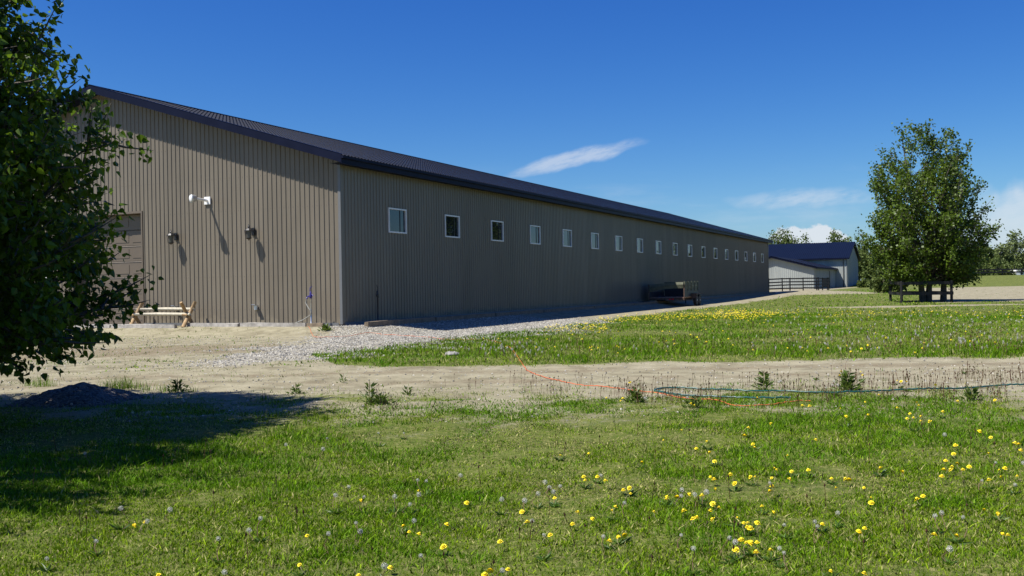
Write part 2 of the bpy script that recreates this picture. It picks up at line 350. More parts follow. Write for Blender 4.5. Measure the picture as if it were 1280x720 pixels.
class MB:
    def __init__(s): s.v = []; s.f = []; s.m = []
    def add(s, vs, fs, mat=0):
        o = len(s.v); s.v += [tuple(v) for v in vs]
        for f in fs: s.f.append(tuple(i + o for i in f)); s.m.append(mat)
        return s
    def box(s, c, size, rot=None, mat=0, taper=1.0):
        hx, hy, hz = (q / 2 for q in size)
        vs = [Vector((x * hx * (taper if z > 0 else 1), y * hy * (taper if z > 0 else 1), z * hz)) for x in (-1, 1) for y in (-1, 1) for z in (-1, 1)]
        if rot is not None: vs = [rot @ v for v in vs]
        vs = [v + Vector(c) for v in vs]
        return s.add(vs, [(0, 1, 3, 2), (4, 6, 7, 5), (0, 4, 5, 1), (2, 3, 7, 6), (0, 2, 6, 4), (1, 5, 7, 3)], mat)
    def span(s, x0, x1, y0, y1, z0, z1, mat=0):
        return s.box(((x0 + x1) / 2, (y0 + y1) / 2, (z0 + z1) / 2), (abs(x1 - x0), abs(y1 - y0), abs(z1 - z0)), None, mat)
    def bar(s, a, b, w, h, mat=0):
        """a board from a to b, w across and h upright"""
        a = Vector(a); b = Vector(b); d = b - a
        rot = d.to_track_quat('X', 'Z').to_matrix()
        return s.box((a + b) / 2, (d.length, w, h), rot, mat)
    def tube(s, pts, r, n=8, mat=0, cap=True):
        pts = [Vector(p) for p in pts]; k = len(pts)
        rs = r if isinstance(r, (list, tuple)) else [r] * k
        o = len(s.v); up = None
        for i, p in enumerate(pts):
            d = (pts[min(i + 1, k - 1)] - pts[max(i - 1, 0)]).normalized()
            if up is None or abs(up.dot(d)) > 0.95: up = Vector((0, 0, 1)) if abs(d.z) < 0.9 else Vector((1, 0, 0))
            a = d.cross(up).normalized(); b = a.cross(d).normalized(); up = b
            for j in range(n):
                q = 2 * math.pi * j / n
                s.v.append(tuple(p + a * (math.cos(q) * rs[i]) + b * (math.sin(q) * rs[i])))
        for i in range(k - 1):
            for j in range(n):
                j2 = (j + 1) % n
                s.f.append((o + i * n + j, o + i * n + j2, o + (i + 1) * n + j2, o + (i + 1) * n + j)); s.m.append(mat)
        if cap:
            s.f.append(tuple(o + j for j in range(n))); s.m.append(mat)
            s.f.append(tuple(o + (k - 1) * n + j for j in reversed(range(n)))); s.m.append(mat)
        return s
    def lathe(s, prof, n=12, c=(0, 0, 0), rot=None, mat=0):
        o = len(s.v)
        for (r, z) in prof:
            for j in range(n):
                q = 2 * math.pi * j / n; v = Vector((r * math.cos(q), r * math.sin(q), z))
                if rot is not None: v = rot @ v
                s.v.append(tuple(v + Vector(c)))
        k = len(prof)
        for i in range(k - 1):
            for j in range(n):
                j2 = (j + 1) % n
                s.f.append((o + i * n + j, o + i * n + j2, o + (i + 1) * n + j2, o + (i + 1) * n + j)); s.m.append(mat)
        s.f.append(tuple(o + j for j in reversed(range(n)))); s.m.append(mat)
        s.f.append(tuple(o + (k - 1) * n + j for j in range(n))); s.m.append(mat)
        return s
    def build(s, name, mats, parent=None, smooth=False):
        me = bpy.data.meshes.new(name); me.from_pydata(s.v, [], s.f)
        for m in (mats if isinstance(mats, (list, tuple)) else [mats]): me.materials.append(m)
        if any(s.m): me.polygons.foreach_set('material_index', s.m)
        if smooth: me.polygons.foreach_set('use_smooth', [True] * len(me.polygons))
        me.update()
        o = bpy.data.objects.new(name, me); COL.objects.link(o)
        if parent is not None: o.parent = parent
        return o

def mesh_np(name, V, T, mats, parent=None, tint=None, col=None, midx=None, smooth=False):
    """one mesh from numpy vertices and triangles/quads"""
    V = np.ascontiguousarray(V, np.float32); T = np.ascontiguousarray(T, np.int32); k = T.shape[1]
    me = bpy.data.meshes.new(name)
    me.vertices.add(len(V)); me.vertices.foreach_set('co', V.ravel())
    me.loops.add(T.size); me.loops.foreach_set('vertex_index', T.ravel())
    me.polygons.add(len(T)); me.polygons.foreach_set('loop_start', np.arange(0, T.size, k, dtype=np.int32))
    try: me.polygons.foreach_set('loop_total', np.full(len(T), k, np.int32))
    except Exception: pass
    for m in (mats if isinstance(mats, (list, tuple)) else [mats]): me.materials.append(m)
    if midx is not None: me.polygons.foreach_set('material_index', np.ascontiguousarray(midx, np.int32))
    me.polygons.foreach_set('use_smooth', np.full(len(T), smooth))
    if tint is not None:
        a = me.attributes.new('tint', 'FLOAT', 'POINT'); a.data.foreach_set('value', np.ascontiguousarray(tint, np.float32))
    if col is not None:
        a = me.attributes.new('col', 'FLOAT_COLOR', 'POINT')
        c4 = np.ones((len(V), 4), np.float32); c4[:, :3] = col; a.data.foreach_set('color', c4.ravel())
    me.update(calc_edges=True); me.validate()
    o = bpy.data.objects.new(name, me); COL.objects.link(o)
    if parent is not None: o.parent = parent
    return o

# ------------------------------------------------------------------ the ground
def grid_axis(lo, hi, f0, f1, step, grow):
    a = list(np.arange(f0, f1, step)); s = step; x = f1
    while x < hi: a.append(x); s *= grow; x += s
    a.append(hi); s = step; x = f0; b = []
    while x > lo: s *= grow; x -= s; b.append(max(x, lo))
    return np.array(sorted(set(b + a)))
gx = grid_axis(-1500, 1800, -9, 12, 0.10, 1.045); gy = grid_axis(-200, 2600, 3.6, 20, 0.09, 1.028)
GX, GY = np.meshgrid(gx, gy); GZ = gz(GX, GY)
fineb = sstep(3, 6, GY) * (1 - sstep(24, 34, GY))
GZ = GZ + 0.016 * fineb * (fbm(GX, GY, 3, 3.0) - 0.5) * 2
nxg, nyg = len(gx), len(gy)
idx = np.arange(nxg * nyg).reshape(nyg, nxg)
Q = np.stack([idx[:-1, :-1], idx[:-1, 1:], idx[1:, 1:], idx[1:, :-1]], -1).reshape(-1, 4)
gg, gr, lush = layout(GX, GY)
far = sstep(135, 160, GY); gg = np.maximum(gg, far * 0.9)
outl = np.maximum(sstep(70, 110, GX), sstep(30, 60, -GX)); gg = np.maximum(gg, 0.8 * outl)
gcol = np.stack([gg, gr, lush], -1).reshape(-1, 3)

def ground_mat():
    m, n, l, p = new_mat('ground_cover')
    tcn = n.new('ShaderNodeTexCoord'); O = tcn.outputs['Object']
    att = n.new('ShaderNodeAttribute'); att.attribute_name = 'col'
    sp = n.new('ShaderNodeSeparateColor'); l.new(att.outputs['Color'], sp.inputs[0])
    def noise(scale, det=6, rough=0.6, mapscale=None):
        q = n.new('ShaderNodeTexNoise'); q.inputs['Scale'].default_value = scale; q.inputs['Detail'].default_value = det; q.inputs['Roughness'].default_value = rough
        if mapscale:
            mp = n.new('ShaderNodeMapping'); mp.inputs['Scale'].default_value = mapscale; l.new(O, mp.inputs[0]); l.new(mp.outputs[0], q.inputs['Vector'])
        else: l.new(O, q.inputs['Vector'])
        return q.outputs['Fac']
    def ramp(fac, stops):
        r = n.new('ShaderNodeValToRGB'); e = r.color_ramp.elements
        while len(e) < len(stops): e.new(0.5)
        for i, (ps, c) in enumerate(stops): e[i].position = ps; e[i].color = (*c, 1)
        l.new(fac, r.inputs[0]); return r.outputs[0]
    def math_(op, a, b, clamp=False):
        q = n.new('ShaderNodeMath'); q.operation = op; q.use_clamp = clamp
        for i, v in enumerate((a, b)):
            if isinstance(v, (int, float)): q.inputs[i].default_value = v
            else: l.new(v, q.inputs[i])
        return q.outputs[0]
    def mix(f, a, b):
        q = n.new('ShaderNodeMix'); q.data_type = 'RGBA'; l.new(f, q.inputs[0])
        for s_, v in ((6, a), (7, b)):
            if isinstance(v, tuple): q.inputs[s_].default_value = (*v, 1)
            else: l.new(v, q.inputs[s_])
        return q.outputs[2]
    def sm(x, lo, hi):
        q = n.new('ShaderNodeMapRange'); q.interpolation_type = 'SMOOTHSTEP'; l.new(x, q.inputs[0]); q.inputs[1].default_value = lo; q.inputs[2].default_value = hi; return q.outputs[0]
    n_big, n_mid, n_fine, n_grit = noise(0.35, 5), noise(2.2, 6), noise(14, 5, 0.65), noise(75, 3, 0.7)
    # pale silt with damp and trodden darker drifts, wheel streaks along the track
    dirt = ramp(n_mid, [(0.3, (0.16, 0.14, 0.088)), (0.5, (0.25, 0.226, 0.15)), (0.72, (0.32, 0.29, 0.20))])
    streak = noise(1.6, 4, 0.6, (0.16, 1.7, 1.0))
    dirt = mix(math_('MULTIPLY', sm(streak, 0.56, 0.7), 0.42), dirt, (0.16, 0.128, 0.08))
    dirt = mix(math_('MULTIPLY', sm(n_fine, 0.55, 0.75), 0.5), dirt, (0.175, 0.145, 0.095))
    dirt = mix(math_('MULTIPLY', sm(n_grit, 0.64, 0.72), 0.55), dirt, (0.46, 0.42, 0.34))
    dirt = mix(math_('MULTIPLY', sp.outputs[2], sm(n_fine, 0.3, 0.6)), dirt, (0.17, 0.135, 0.085))
    # gravel: stones of many greys
    vo = n.new('ShaderNodeTexVoronoi'); vo.inputs['Scale'].default_value = 22; l.new(O, vo.inputs['Vector'])
    vs = n.new('ShaderNodeSeparateColor'); l.new(vo.outputs['Color'], vs.inputs[0])
    grav = ramp(vs.outputs[0], [(0.0, (0.13, 0.115, 0.085)), (0.45, (0.25, 0.23, 0.18)), (0.8, (0.36, 0.335, 0.275)), (1.0, (0.50, 0.48, 0.41))])
    # thatch and soil under the grass
    that = ramp(n_fine, [(0.28, (0.045, 0.05, 0.010)), (0.5, (0.135, 0.135, 0.036)), (0.72, (0.31, 0.28, 0.13))])
    green = ramp(n_mid, [(0.3, (0.035, 0.065, 0.006)), (0.7, (0.105, 0.14, 0.018))])
    turf = mix(math_('MULTIPLY', sm(n_fine, 0.35, 0.65), 0.6), green, that)
    turf = mix(math_('MULTIPLY', sm(noise(150, 2, 0.7), 0.52, 0.68), 0.55), turf, (0.25, 0.235, 0.08))
    turf = mix(math_('MULTIPLY', sm(noise(110, 2, 0.7), 0.54, 0.66), 0.75), turf, (0.022, 0.035, 0.006))
    gfac = math_('ADD', sp.outputs[0], math_('MULTIPLY', math_('SUBTRACT', n_fine, 0.5), 1.1))
    gfac = math_('ADD', gfac, math_('MULTIPLY', math_('SUBTRACT', n_mid, 0.5), 0.7))
    gravfac = math_('ADD', sp.outputs[1], math_('MULTIPLY', math_('SUBTRACT', n_fine, 0.5), 0.8))
    c = mix(sm(gravfac, 0.32, 0.58), dirt, grav)
    c = mix(sm(gfac, 0.36, 0.66), c, turf)
    l.new(c, p.inputs['Base Color']); p.inputs['Roughness'].default_value = 0.92; p.inputs['Specular IOR Level'].default_value = 0.15
    h = math_('ADD', math_('MULTIPLY', n_fine, 0.7), math_('MULTIPLY', n_grit, 0.3))
    h = math_('ADD', h, math_('MULTIPLY', math_('MULTIPLY', vo.outputs['Distance'], sp.outputs[1]), -1.2))
    b = n.new('ShaderNodeBump'); b.inputs['Strength'].default_value = 0.75; b.inputs['Distance'].default_value = 0.035
    l.new(h, b.inputs['Height']); l.new(b.outputs[0], p.inputs['Normal'])
    return m
ground = mesh_np('ground', np.stack([GX, GY, GZ], -1).reshape(-1, 3), Q, ground_mat(), col=gcol, smooth=True)
tag(ground, kind='structure')

# ------------------------------------------------------------------ the long barn
def wall_sheet(mb, axis, length, z0, ztop, openings, plane, out, pitch=0.2032, rib=0.024, start=0.05, const=None):
    """ribbed sheet standing on z0; axis 0 runs along x, 1 along y; openings (u0,u1,z0,z1) are left clear"""
    us = [0.0]; offs = [0.0]; u = start
    while u + 0.06 < length:
        us += [u, u + 0.016, u + 0.042, u + 0.058]; offs += [0, rib, rib, 0]; u += pitch
    us.append(length); offs.append(0)
    br = set(us)
    for (a, b, _, _) in openings: br.add(a); br.add(b)
    if const: br.update(const)
    br = sorted(x for x in br if -1e-6 <= x <= length + 1e-6)
    of = np.interp(br, us, offs)
    for i in range(len(br) - 1):
        a, b = br[i], br[i + 1]
        if b - a < 1e-5: continue
        mid = (a + b) / 2
        cuts = sorted((o[2], o[3]) for o in openings if o[0] - 1e-6 < mid < o[1] + 1e-6)
        za, zb = ztop(a), ztop(b)
        segs = []; lo = z0
        for (c0, c1) in cuts:
            if c0 > lo + 1e-4: segs.append((lo, c0, c0))
            lo = c1
        segs.append((lo, za, zb))
        for (q0, qa, qb) in segs:
            pa, pb = plane + out * of[i], plane + out * of[i + 1]
            if axis == 0: vs = [(a, pa, q0), (b, pb, q0), (b, pb, qb), (a, pa, qa)]
            else: vs = [(pa, a, q0), (pb, b, q0), (pb, b, qb), (pa, a, qa)]
            mb.add(vs, [(0, 1, 2, 3)])

barn = empty('metal_barn', (CORNER[0], CORNER[1], 0), BROT, 'very long taupe ribbed steel barn with navy roof, small square windows and overhead door', 'barn')
OV, EV = 0.55, 0.45
RS = BW / 2
K = 0.302
def rtop(s): return 5.74 + K * (min(s, BW - s) + EV)
def wtop(s): return rtop(s) - 0.17
WIN = [(3.7 + 4.37 * i, 1.26, 3.31, 4.22) for i in range(18)]
DOOR = (9.15, 12.81, 0.0, 4.27); MAN = (13.93, 14.85, 0.04, 2.10)
mb = MB(); wall_sheet(mb, 0, BL, 0.0, lambda t: 5.52, [(c - w / 2, c + w / 2, a, b) for c, w, a, b in WIN], 0.0, -1)
mb.build('side_wall', M['siding'], barn)
mb = MB(); wall_sheet(mb, 1, BW, 0.0, wtop, [DOOR, MAN], 0.0, -1, const=[RS])
for z_ in (.55, 1.75, 2.95, 4.15, 5.35, 6.55, 7.75, 8.7):
    u_ = .05 + .11
    while u_ < BW - .1:
        if z_ < wtop(u_) - .3 and not (DOOR[0] - .15 < u_ < DOOR[1] + .15 and z_ < 4.5) and not (MAN[0] - .1 < u_ < MAN[1] + .1 and z_ < 2.3):
            mb.add([(-.001, u_ - .011, z_ - .011), (-.001, u_ + .011, z_ - .011), (-.001, u_ + .011, z_ + .011), (-.001, u_ - .011, z_ + .011), (-.011, u_, z_)], [(0, 1, 4), (1, 2, 4), (2, 3, 4), (3, 0, 4)], 1)
        u_ += .2032
mb.build('gable_wall', [M['siding'], M['door']], barn)
mb = MB(); wall_sheet(mb, 1, BW, 0.0, wtop, [], BL, 1, const=[RS]); mb.build('gable_wall', M['siding'], barn)
mb = MB(); wall_sheet(mb, 0, BL, 0.0, lambda t: 5.52, [], BW, 1); mb.build('side_wall', M['siding'], barn)
# roof: ribs run down the slope, the sheet is stepped across it
def roof_sheet(mb, t0, t1, s0, s1, zf, pitch=0.2032, rib=0.03, nstep=33, step=0.012):
    ts_ = []; of = []; t = t0
    while t < t1 - 0.1:
        ts_ += [t, t + 0.06, t + 0.085, t + 0.12]; of += [rib, rib, 0.0, 0.0]; t += pitch * 1.0
        ts_ += [t - 0.0245]; of += [0.0]
    ts_.append(t1); of.append(rib)
    ss = np.linspace(s0, s1, nstep + 1); rows = []
    for i in range(nstep):
        rows.append((ss[i], step)); rows.append((ss[i + 1] - 0.004 * (1 if s1 > s0 else -1), 0.0))
    rows = np.array(rows); TT = np.array(ts_); OF = np.array(of)
    V = np.zeros((len(rows), len(TT), 3))
    V[:, :, 0] = TT[None]; V[:, :, 1] = rows[:, 0][:, None]
    V[:, :, 2] = np.array([zf(s) for s in rows[:, 0]])[:, None] + OF[None] + rows[:, 1][:, None]
    return V
def grid_faces(nr, nc):
    ii = np.arange(nr * nc).reshape(nr, nc)
    return np.stack([ii[:-1, :-1], ii[:-1, 1:], ii[1:, 1:], ii[1:, :-1]], -1).reshape(-1, 4)
def roof_obj(name, mat, parent, t0, t1, s0, s1, zf, **kw):
    V = roof_sheet(None, t0, t1, s0, s1, zf, **kw); nr, nc = V.shape[:2]
    return mesh_np(name, V.reshape(-1, 3), grid_faces(nr, nc), mat, parent)
rf = roof_obj('roof', M['roof'], barn, -OV, BL + OV, -EV, RS, rtop)
roof_obj('roof', M['roof'], barn, -OV, BL + OV, BW + EV, RS, rtop)
mb = MB()
for t0 in np.arange(-OV - 0.02, BL + OV, 3.05):
    t1 = min(t0 + 3.045, BL + OV + 0.02); zr = rtop(RS) + 0.075
    for sg in (-1, 1): mb.add([(t0, RS, zr), (t1, RS, zr), (t1, RS + sg * 0.24, zr - 0.078), (t0, RS + sg * 0.24, zr - 0.078)], [(0, 1, 2, 3)])
mb.build('ridge_cap', M['navy'], rf)
# soffits and fascias
mb = MB()
mb.add([(-OV, -EV + .02, 5.50), (BL + OV, -EV + .02, 5.50), (BL + OV, 0.02, 5.50), (-OV, 0.02, 5.50)], [(0, 1, 2, 3)])
for (ta, tb) in ((-OV + .02, 0.02), (BL - .02, BL + OV - .02)):
    for sg in (0, 1):
        e0 = -EV if sg == 0 else BW + EV
        q = lambda s: wtop(s) - 0.012
        mb.add([(ta, e0, q(e0)), (tb, e0, q(e0)), (tb, RS, q(RS)), (ta, RS, q(RS))], [(0, 1, 2, 3)])
mb.build('soffit', M['navy'], barn)
mb = MB(); mb.span(-OV - .03, BL + OV + .03, -EV - .025, -EV, 5.455, 5.735); mb.span(-OV - .03, BL + OV + .03, -EV - .10, -EV - .025, 5.64, 5.73)
mb.build('eave_trim', M['navy'], barn)
for tt in (-OV, BL + OV):
    mb = MB(); dd = 0.03 * (-1 if tt < 0 else 1)
    for e0 in (-EV - 0.02, BW + EV + 0.02):
        za, zb = rtop(e0), rtop(RS)
        y0, y1 = e0, RS
        mb.add([(tt, y0, za - .24), (tt, y1, zb - .24), (tt, y1, zb + .05), (tt, y0, za + .05),
                (tt + dd, y0, za - .24), (tt + dd, y1, zb - .24), (tt + dd, y1, zb + .05), (tt + dd, y0, za + .05)],
               [(0, 1, 2, 3), (4, 5, 6, 7), (0, 1, 5, 4), (3, 2, 6, 7), (0, 3, 7, 4), (1, 2, 6, 5)])
        mb.add([(tt + dd * 1.4, y0, za + .052), (tt + dd * 1.4, y1, zb + .052), (tt - dd * 2.5, y1, zb + .062), (tt - dd * 2.5, y0, za + .062)], [(0, 1, 2, 3)])
    mb.build('rake_trim', M['navy'], barn)
for (tt, s0_, dt_, ds_) in ((0, 0, -1, -1), (BL, 0, 1, -1), (0, BW, -1, 1)):
    mb = MB()
    mb.span(tt + dt_ * .028, tt + dt_ * .040, s0_ + ds_ * .040, s0_ - ds_ * .065, 0.0, 5.50)
    mb.build('corner_trim', M['trim'], barn)
    mb = MB(); mb.span(tt + dt_ * .027, tt - dt_ * .105, s0_ + ds_ * .030, s0_ + ds_ * .042, 0.0, 5.497)
    mb.build('corner_trim', M['siding'], barn)
mb = MB(); mb.span(-.045, -.03, 0.12, DOOR[0] - .08, -0.06, 0.055); mb.span(-.045, -.03, DOOR[1] + .08, MAN[0] - .06, -0.06, 0.055); mb.span(-.045, -.03, MAN[1] + .06, BW - .1, -0.06, 0.055)
mb.span(0.12, BL - .1, -.045, -.03, -0.06, 0.055); mb.build('base_trim', M['trim'], barn)
mb = MB(); mb.span(0.03, BL - .03, 0.03, BW - .03, -0.35, -0.004); mb.build('foundation', M['timber'], barn)
# windows: white frame, recessed sliding sashes
for (c, w, a, b) in WIN:
    mb = MB(); x0, x1 = c - w / 2, c + w / 2; f_ = 0.042; yo, yi = -0.052, 0.075
    mb.span(x0 - .012, x0 + f_, yo, yi, a - .012, b + .012); mb.span(x1 - f_, x1 + .012, yo, yi, a - .012, b + .012)
    mb.span(x0 + f_, x1 - f_, yo, yi, a - .012, a + f_); mb.span(x0 + f_, x1 - f_, yo, yi, b - f_, b + .012)
    fr = mb.build('window', M['vinyl'], barn)
    mb = MB(); mb.span(x0 + f_, x1 - f_, 0.012, 0.03, a + f_, b - f_)
    mb.build('pane', M['glass'], fr)
    mb = MB(); mb.span(c + .22, c + .25, -0.004, 0.011, a + f_, b - f_)
    mb.build('sash', M['black'], fr)
# overhead door set back in its opening
d0, d1_, _, dh = DOOR; rec = 0.38
mb = MB(); mb.span(-.036, rec, d0 - .07, d0 - .0, 0, dh + .08); mb.span(-.036, rec, d1_ + .0, d1_ + .07, 0, dh + .08); mb.span(-.036, rec, d0, d1_, dh, dh + .08)
mb.build('door_frame', M['door'], barn)
od = MB(); nsec = 7; hs_ = dh / nsec
for i in range(nsec):
    z0, z1 = i * hs_ + .012, (i + 1) * hs_ - .004
    od.span(rec - .045, rec, d0 + .003, d1_ - .003, z0, z1)
    od.add([(rec - .05, d0 + .003, z1 - .004), (rec - .05, d1_ - .003, z1 - .004), (rec - .062, d1_ - .003, z1 - .022), (rec - .062, d0 + .003, z1 - .022), ], [(0, 1, 2, 3)])
    for j in range(4):
        w4 = (d1_ - d0) / 4
        od.span(rec - .058, rec - .046, d0 + j * w4 + .10, d0 + (j + 1) * w4 - .10, z0 + .12, z1 - .12)
od.span(rec + .01, rec + .03, d0, d1_, 0, dh, 0)
od.build('overhead_door', M['door'], barn)
mb = MB(); mb.span(-.02, .03, MAN[0] + .05, MAN[1] - .05, MAN[2], MAN[3] - .05); md = mb.build('door', M['white'], barn)
mb = MB(); mb.lathe([(0.0, 0), (.03, .01), (.03, .05), (0.0, .06)], 8, (-.03, MAN[0] + .13, 1.0), Matrix.Rotation(R(-90), 3, 'Y')); mb.build('handle', M['galv'], md)
mb = MB(); mb.span(-.045, .03, MAN[0], MAN[0] + .05, MAN[2], MAN[3]); mb.span(-.045, .03, MAN[1] - .05, MAN[1], MAN[2], MAN[3]); mb.span(-.045, .03, MAN[0] + .05, MAN[1] - .05, MAN[3] - .05, MAN[3]); mb.build('door_frame', M['white'], barn)

# ------------------------------------------------------------------ the far barn with its wing
P2 = at(1059, 360, 150); A2 = np.array([P2.x, P2.y]); G2 = float(gz(P2.x, P2.y))
barn2 = empty('grey_barn', (A2[0], A2[1], G2), BROT, 'distant pale grey steel barn with dark blue roof and low front wing behind black fence', 'barn')
q = along(A2, D1, 1072.7); W2 = q                                     # depth of its end gable
EH = at(1059, 322, 150).z - G2; RH = at(1065.5, 303, 150 + W2 * .45).z - G2
L2 = 34.0
def r2(t): return EH + (RH - EH) * (1 - abs(t - W2 / 2) / (W2 / 2))
mb = MB(); wall_sheet(mb, 1, L2, -0.6, lambda s: EH, [], 0.0, -1, 0.27, 0.03); mb.build('front_wall', M['siding2'], barn2)
mb = MB(); wall_sheet(mb, 0, W2, -0.6, r2, [], 0.0, -1, 0.27, 0.03, const=[W2 / 2]); mb.build('gable_wall', M['siding2'], barn2)
mb = MB(); wall_sheet(mb, 0, W2, -0.6, r2, [], L2, 1, 0.27, 0.03, const=[W2 / 2]); mb.build('gable_wall', M['siding2'], barn2)
mb = MB(); wall_sheet(mb, 1, L2, -0.6, lambda s: EH, [], W2, 1, 0.27, 0.03); mb.build('back_wall', M['siding2'], barn2)
def roof_gable(mb, along_axis, a0, a1, half, eave, ridge, over, mid, thick=0.16, pitch=0.3, rib=0.04):
    """two ribbed slopes about a ridge; along_axis 0: ridge runs along x, 1: along y"""
    k = (ridge - eave) / half
    for sg in (-1, 1):
        us = []; of = []; u = a0
        while u < a1: us += [u, u + .08, u + .12, u + pitch - .04]; of += [rib, rib, 0, 0]; u += pitch
        us.append(a1); of.append(rib)
        e = mid + sg * (half + over); ze = eave - k * over
        for i in range(len(us) - 1):
            a, b = us[i], min(us[i + 1], a1)
            pts = [(a, mid, ridge + .1 + of[i]), (b, mid, ridge + .1 + of[i + 1]), (b, e, ze + .1 + of[i + 1]), (a, e, ze + .1 + of[i])]
            if along_axis == 1: pts = [(y, x, z) for x, y, z in pts]
            mb.add(pts, [(0, 1, 2, 3)])
        pts = [(a0, mid, ridge + .05), (a1, mid, ridge + .05), (a1, e, ze + .05), (a0, e, ze + .05),
               (a0, mid, ridge - .09), (a1, mid, ridge - .09), (a1, e, ze - .09), (a0, e, ze - .09)]
        if along_axis == 1: pts = [(y, x, z) for x, y, z in pts]
        mb.add(pts, [(0, 1, 2, 3), (4, 5, 6, 7), (0, 3, 7, 4), (1, 2, 6, 5), (3, 2, 6, 7)], 1)
    return mb
mb = MB(); roof_gable(mb, 1, -0.45, L2 + .45, W2 / 2, EH, RH, 0.5, W2 / 2); mb.build('roof', [M['roof2'], M['navy']], barn2)
# wing: its gable faces the yard
s_w = along(A2, D2, 1044); pw = A2 + s_w * D2; Lw = -along(pw, D1, 1017.5); cw = pw - Lw * D1
Hw = along(cw, D2, 965.5); EW = at(1017.5, 334, cw[1]).z - G2; RWz = at(965.5, 321.8, cw[1] + 2.4).z - G2
def rw(s): return EW + (RWz - EW) * (1 - abs(s - s_w - Hw) / Hw)
wing = MB()
t_ = MB(); wall_sheet(t_, 1, 2 * Hw, -0.6, lambda u: rw(u + s_w), [], -Lw, -1, 0.27, 0.03, const=[Hw]); wing.add([(x, y + s_w, z) for x, y, z in t_.v], t_.f)
t_ = MB(); wall_sheet(t_, 0, Lw - .03, -0.6, lambda u: EW, [], s_w, -1, 0.27, 0.03); wing.add([(x - Lw, y, z) for x, y, z in t_.v], t_.f)
t_ = MB(); wall_sheet(t_, 0, Lw - .03, -0.6, lambda u: EW, [], s_w + 2 * Hw, 1, 0.27, 0.03); wing.add([(x - Lw, y, z) for x, y, z in t_.v], t_.f)
wing.build('wing_wall', M['siding2'], barn2)
mb = MB(); roof_gable(mb, 0, -Lw - .5, -.03, Hw, EW, RWz, 0.45, s_w + Hw, pitch=0.34, rib=0.06); mb.build('wing_roof', [M['roof2'], M['navy']], barn2)
mb = MB(); mb.span(-Lw * .30 - .4, -Lw * .30 + .5, s_w - .05, s_w - .035, -.3, EW - .4); mb.build('side_door', M['darksteel'], barn2)
mb = MB(); mb.span(-.12, -.035, s_w - 1.3, s_w - 1.22, -.3, EH - .1); mb.build('downpipe', M['darksteel'], barn2)
for (tt, s0_) in ((0, 0), (W2, 0)):
    mb = MB(); mb.span(tt - .05, tt + .05, s0_ - .05, s0_ + .05, -.6, EH); mb.build('corner_trim', M['trim'], barn2)

# ------------------------------------------------------------------ fittings on the gable wall
def g2w(s, out, z): return b2w(-out, s, z)              # s along the gable, out from it
def lantern(s, z, label):
    r = empty('wall_lantern', g2w(s, 0.026, z), BROT, label, 'wall lantern', 'lanterns on the gable wall')
    # local -x points out of the wall
    mb = MB(); mb.span(-.03, 0.0, -.075, .075, -.14, .14); mb.span(-.045, -.03, -.055, .055, -.11, .11); mb.build('wall_plate', M['black'], r)
    mb = MB(); mb.tube([(-.04, 0, .03), (-.12, 0, .09), (-.2, 0, .12), (-.27, 0, .115)], .02, 6); mb.build('arm', M['black'], r)
    c = (-.27, 0, 0)
    mb = MB(); mb.lathe([(.155, .02), (.15, .035), (.09, .10), (.03, .125), (.022, .16), (.04, .18), (.022, .205), (.01, .25)], 8, c)
    mb.lathe([(.10, -.245), (.115, -.235), (.07, -.27), (.02, -.29), (.012, -.33)][::-1], 8, c)
    for j in range(6):
        a = math.pi / 3 * j; mb.tube([(c[0] + .145 * math.cos(a), .145 * math.sin(a), .03), (c[0] + .108 * math.cos(a), .108 * math.sin(a), -.24)], .010, 4)
    mb.build('lantern_cage', M['black'], r)
    mb = MB(); mb.lathe([(.075, -.235), (.10, .02)], 6, c); mb.build('lantern_glass', M['lampglass'], r)
lantern(7.40, 3.30, 'black coach lantern on the ribbed gable wall, nearer the overhead door')
lantern(3.74, 3.34, 'black coach lantern on the ribbed gable wall, nearer the barn corner')

r = empty('floodlight', g2w(5.84, 0.026, 4.57), BROT, 'white floodlight on a long arm reaching out from the gable wall', 'floodlight')
mb = MB(); mb.span(-.04, 0, -.14, .14, -.14, .14); mb.build('wall_plate', M['white'], r)
mb = MB(); mb.tube([(-.04, 0, 0), (-.35, 0, .015), (-.66, 0, .03)], .05, 8); mb.build('arm', M['white'], r)
mb = MB(); rt = Vector((-1, .35, -.1)).to_track_quat('Z', 'Y').to_matrix()
mb.lathe([(.07, -.10), (.11, -.06), (.135, .0), (.15, .11), (.155, .125), (.14, .13), (.10, .115)], 16, (-.70, 0, .03), rt); mb.build('lamp_head', M['galv'], r, True)
mb = MB(); mb.lathe([(.125, .134), (.10, .15), (.04, .158)], 16, (-.70, 0, .03), rt); mb.build('lens', M['white'], r, True)

for (s_, z_, lb) in ((7.45, .60, 'small grey outlet box behind the rail on the gable wall'), (3.65, .61, 'small grey outlet box low on the open gable wall')):
    r = empty('outlet_box', g2w(s_, 0.026, z_), BROT, lb, 'outlet', 'outlet boxes on the gable wall')
    mb = MB(); mb.span(-.09, 0, -.06, .06, -.08, .08); mb.build('box', M['galv'], r)
    mb = MB(); mb.box((-.14, 0, .085), (.16, .15, .012), Matrix.Rotation(R(14), 3, 'Y')); mb.build('cover', M['galv'], r)

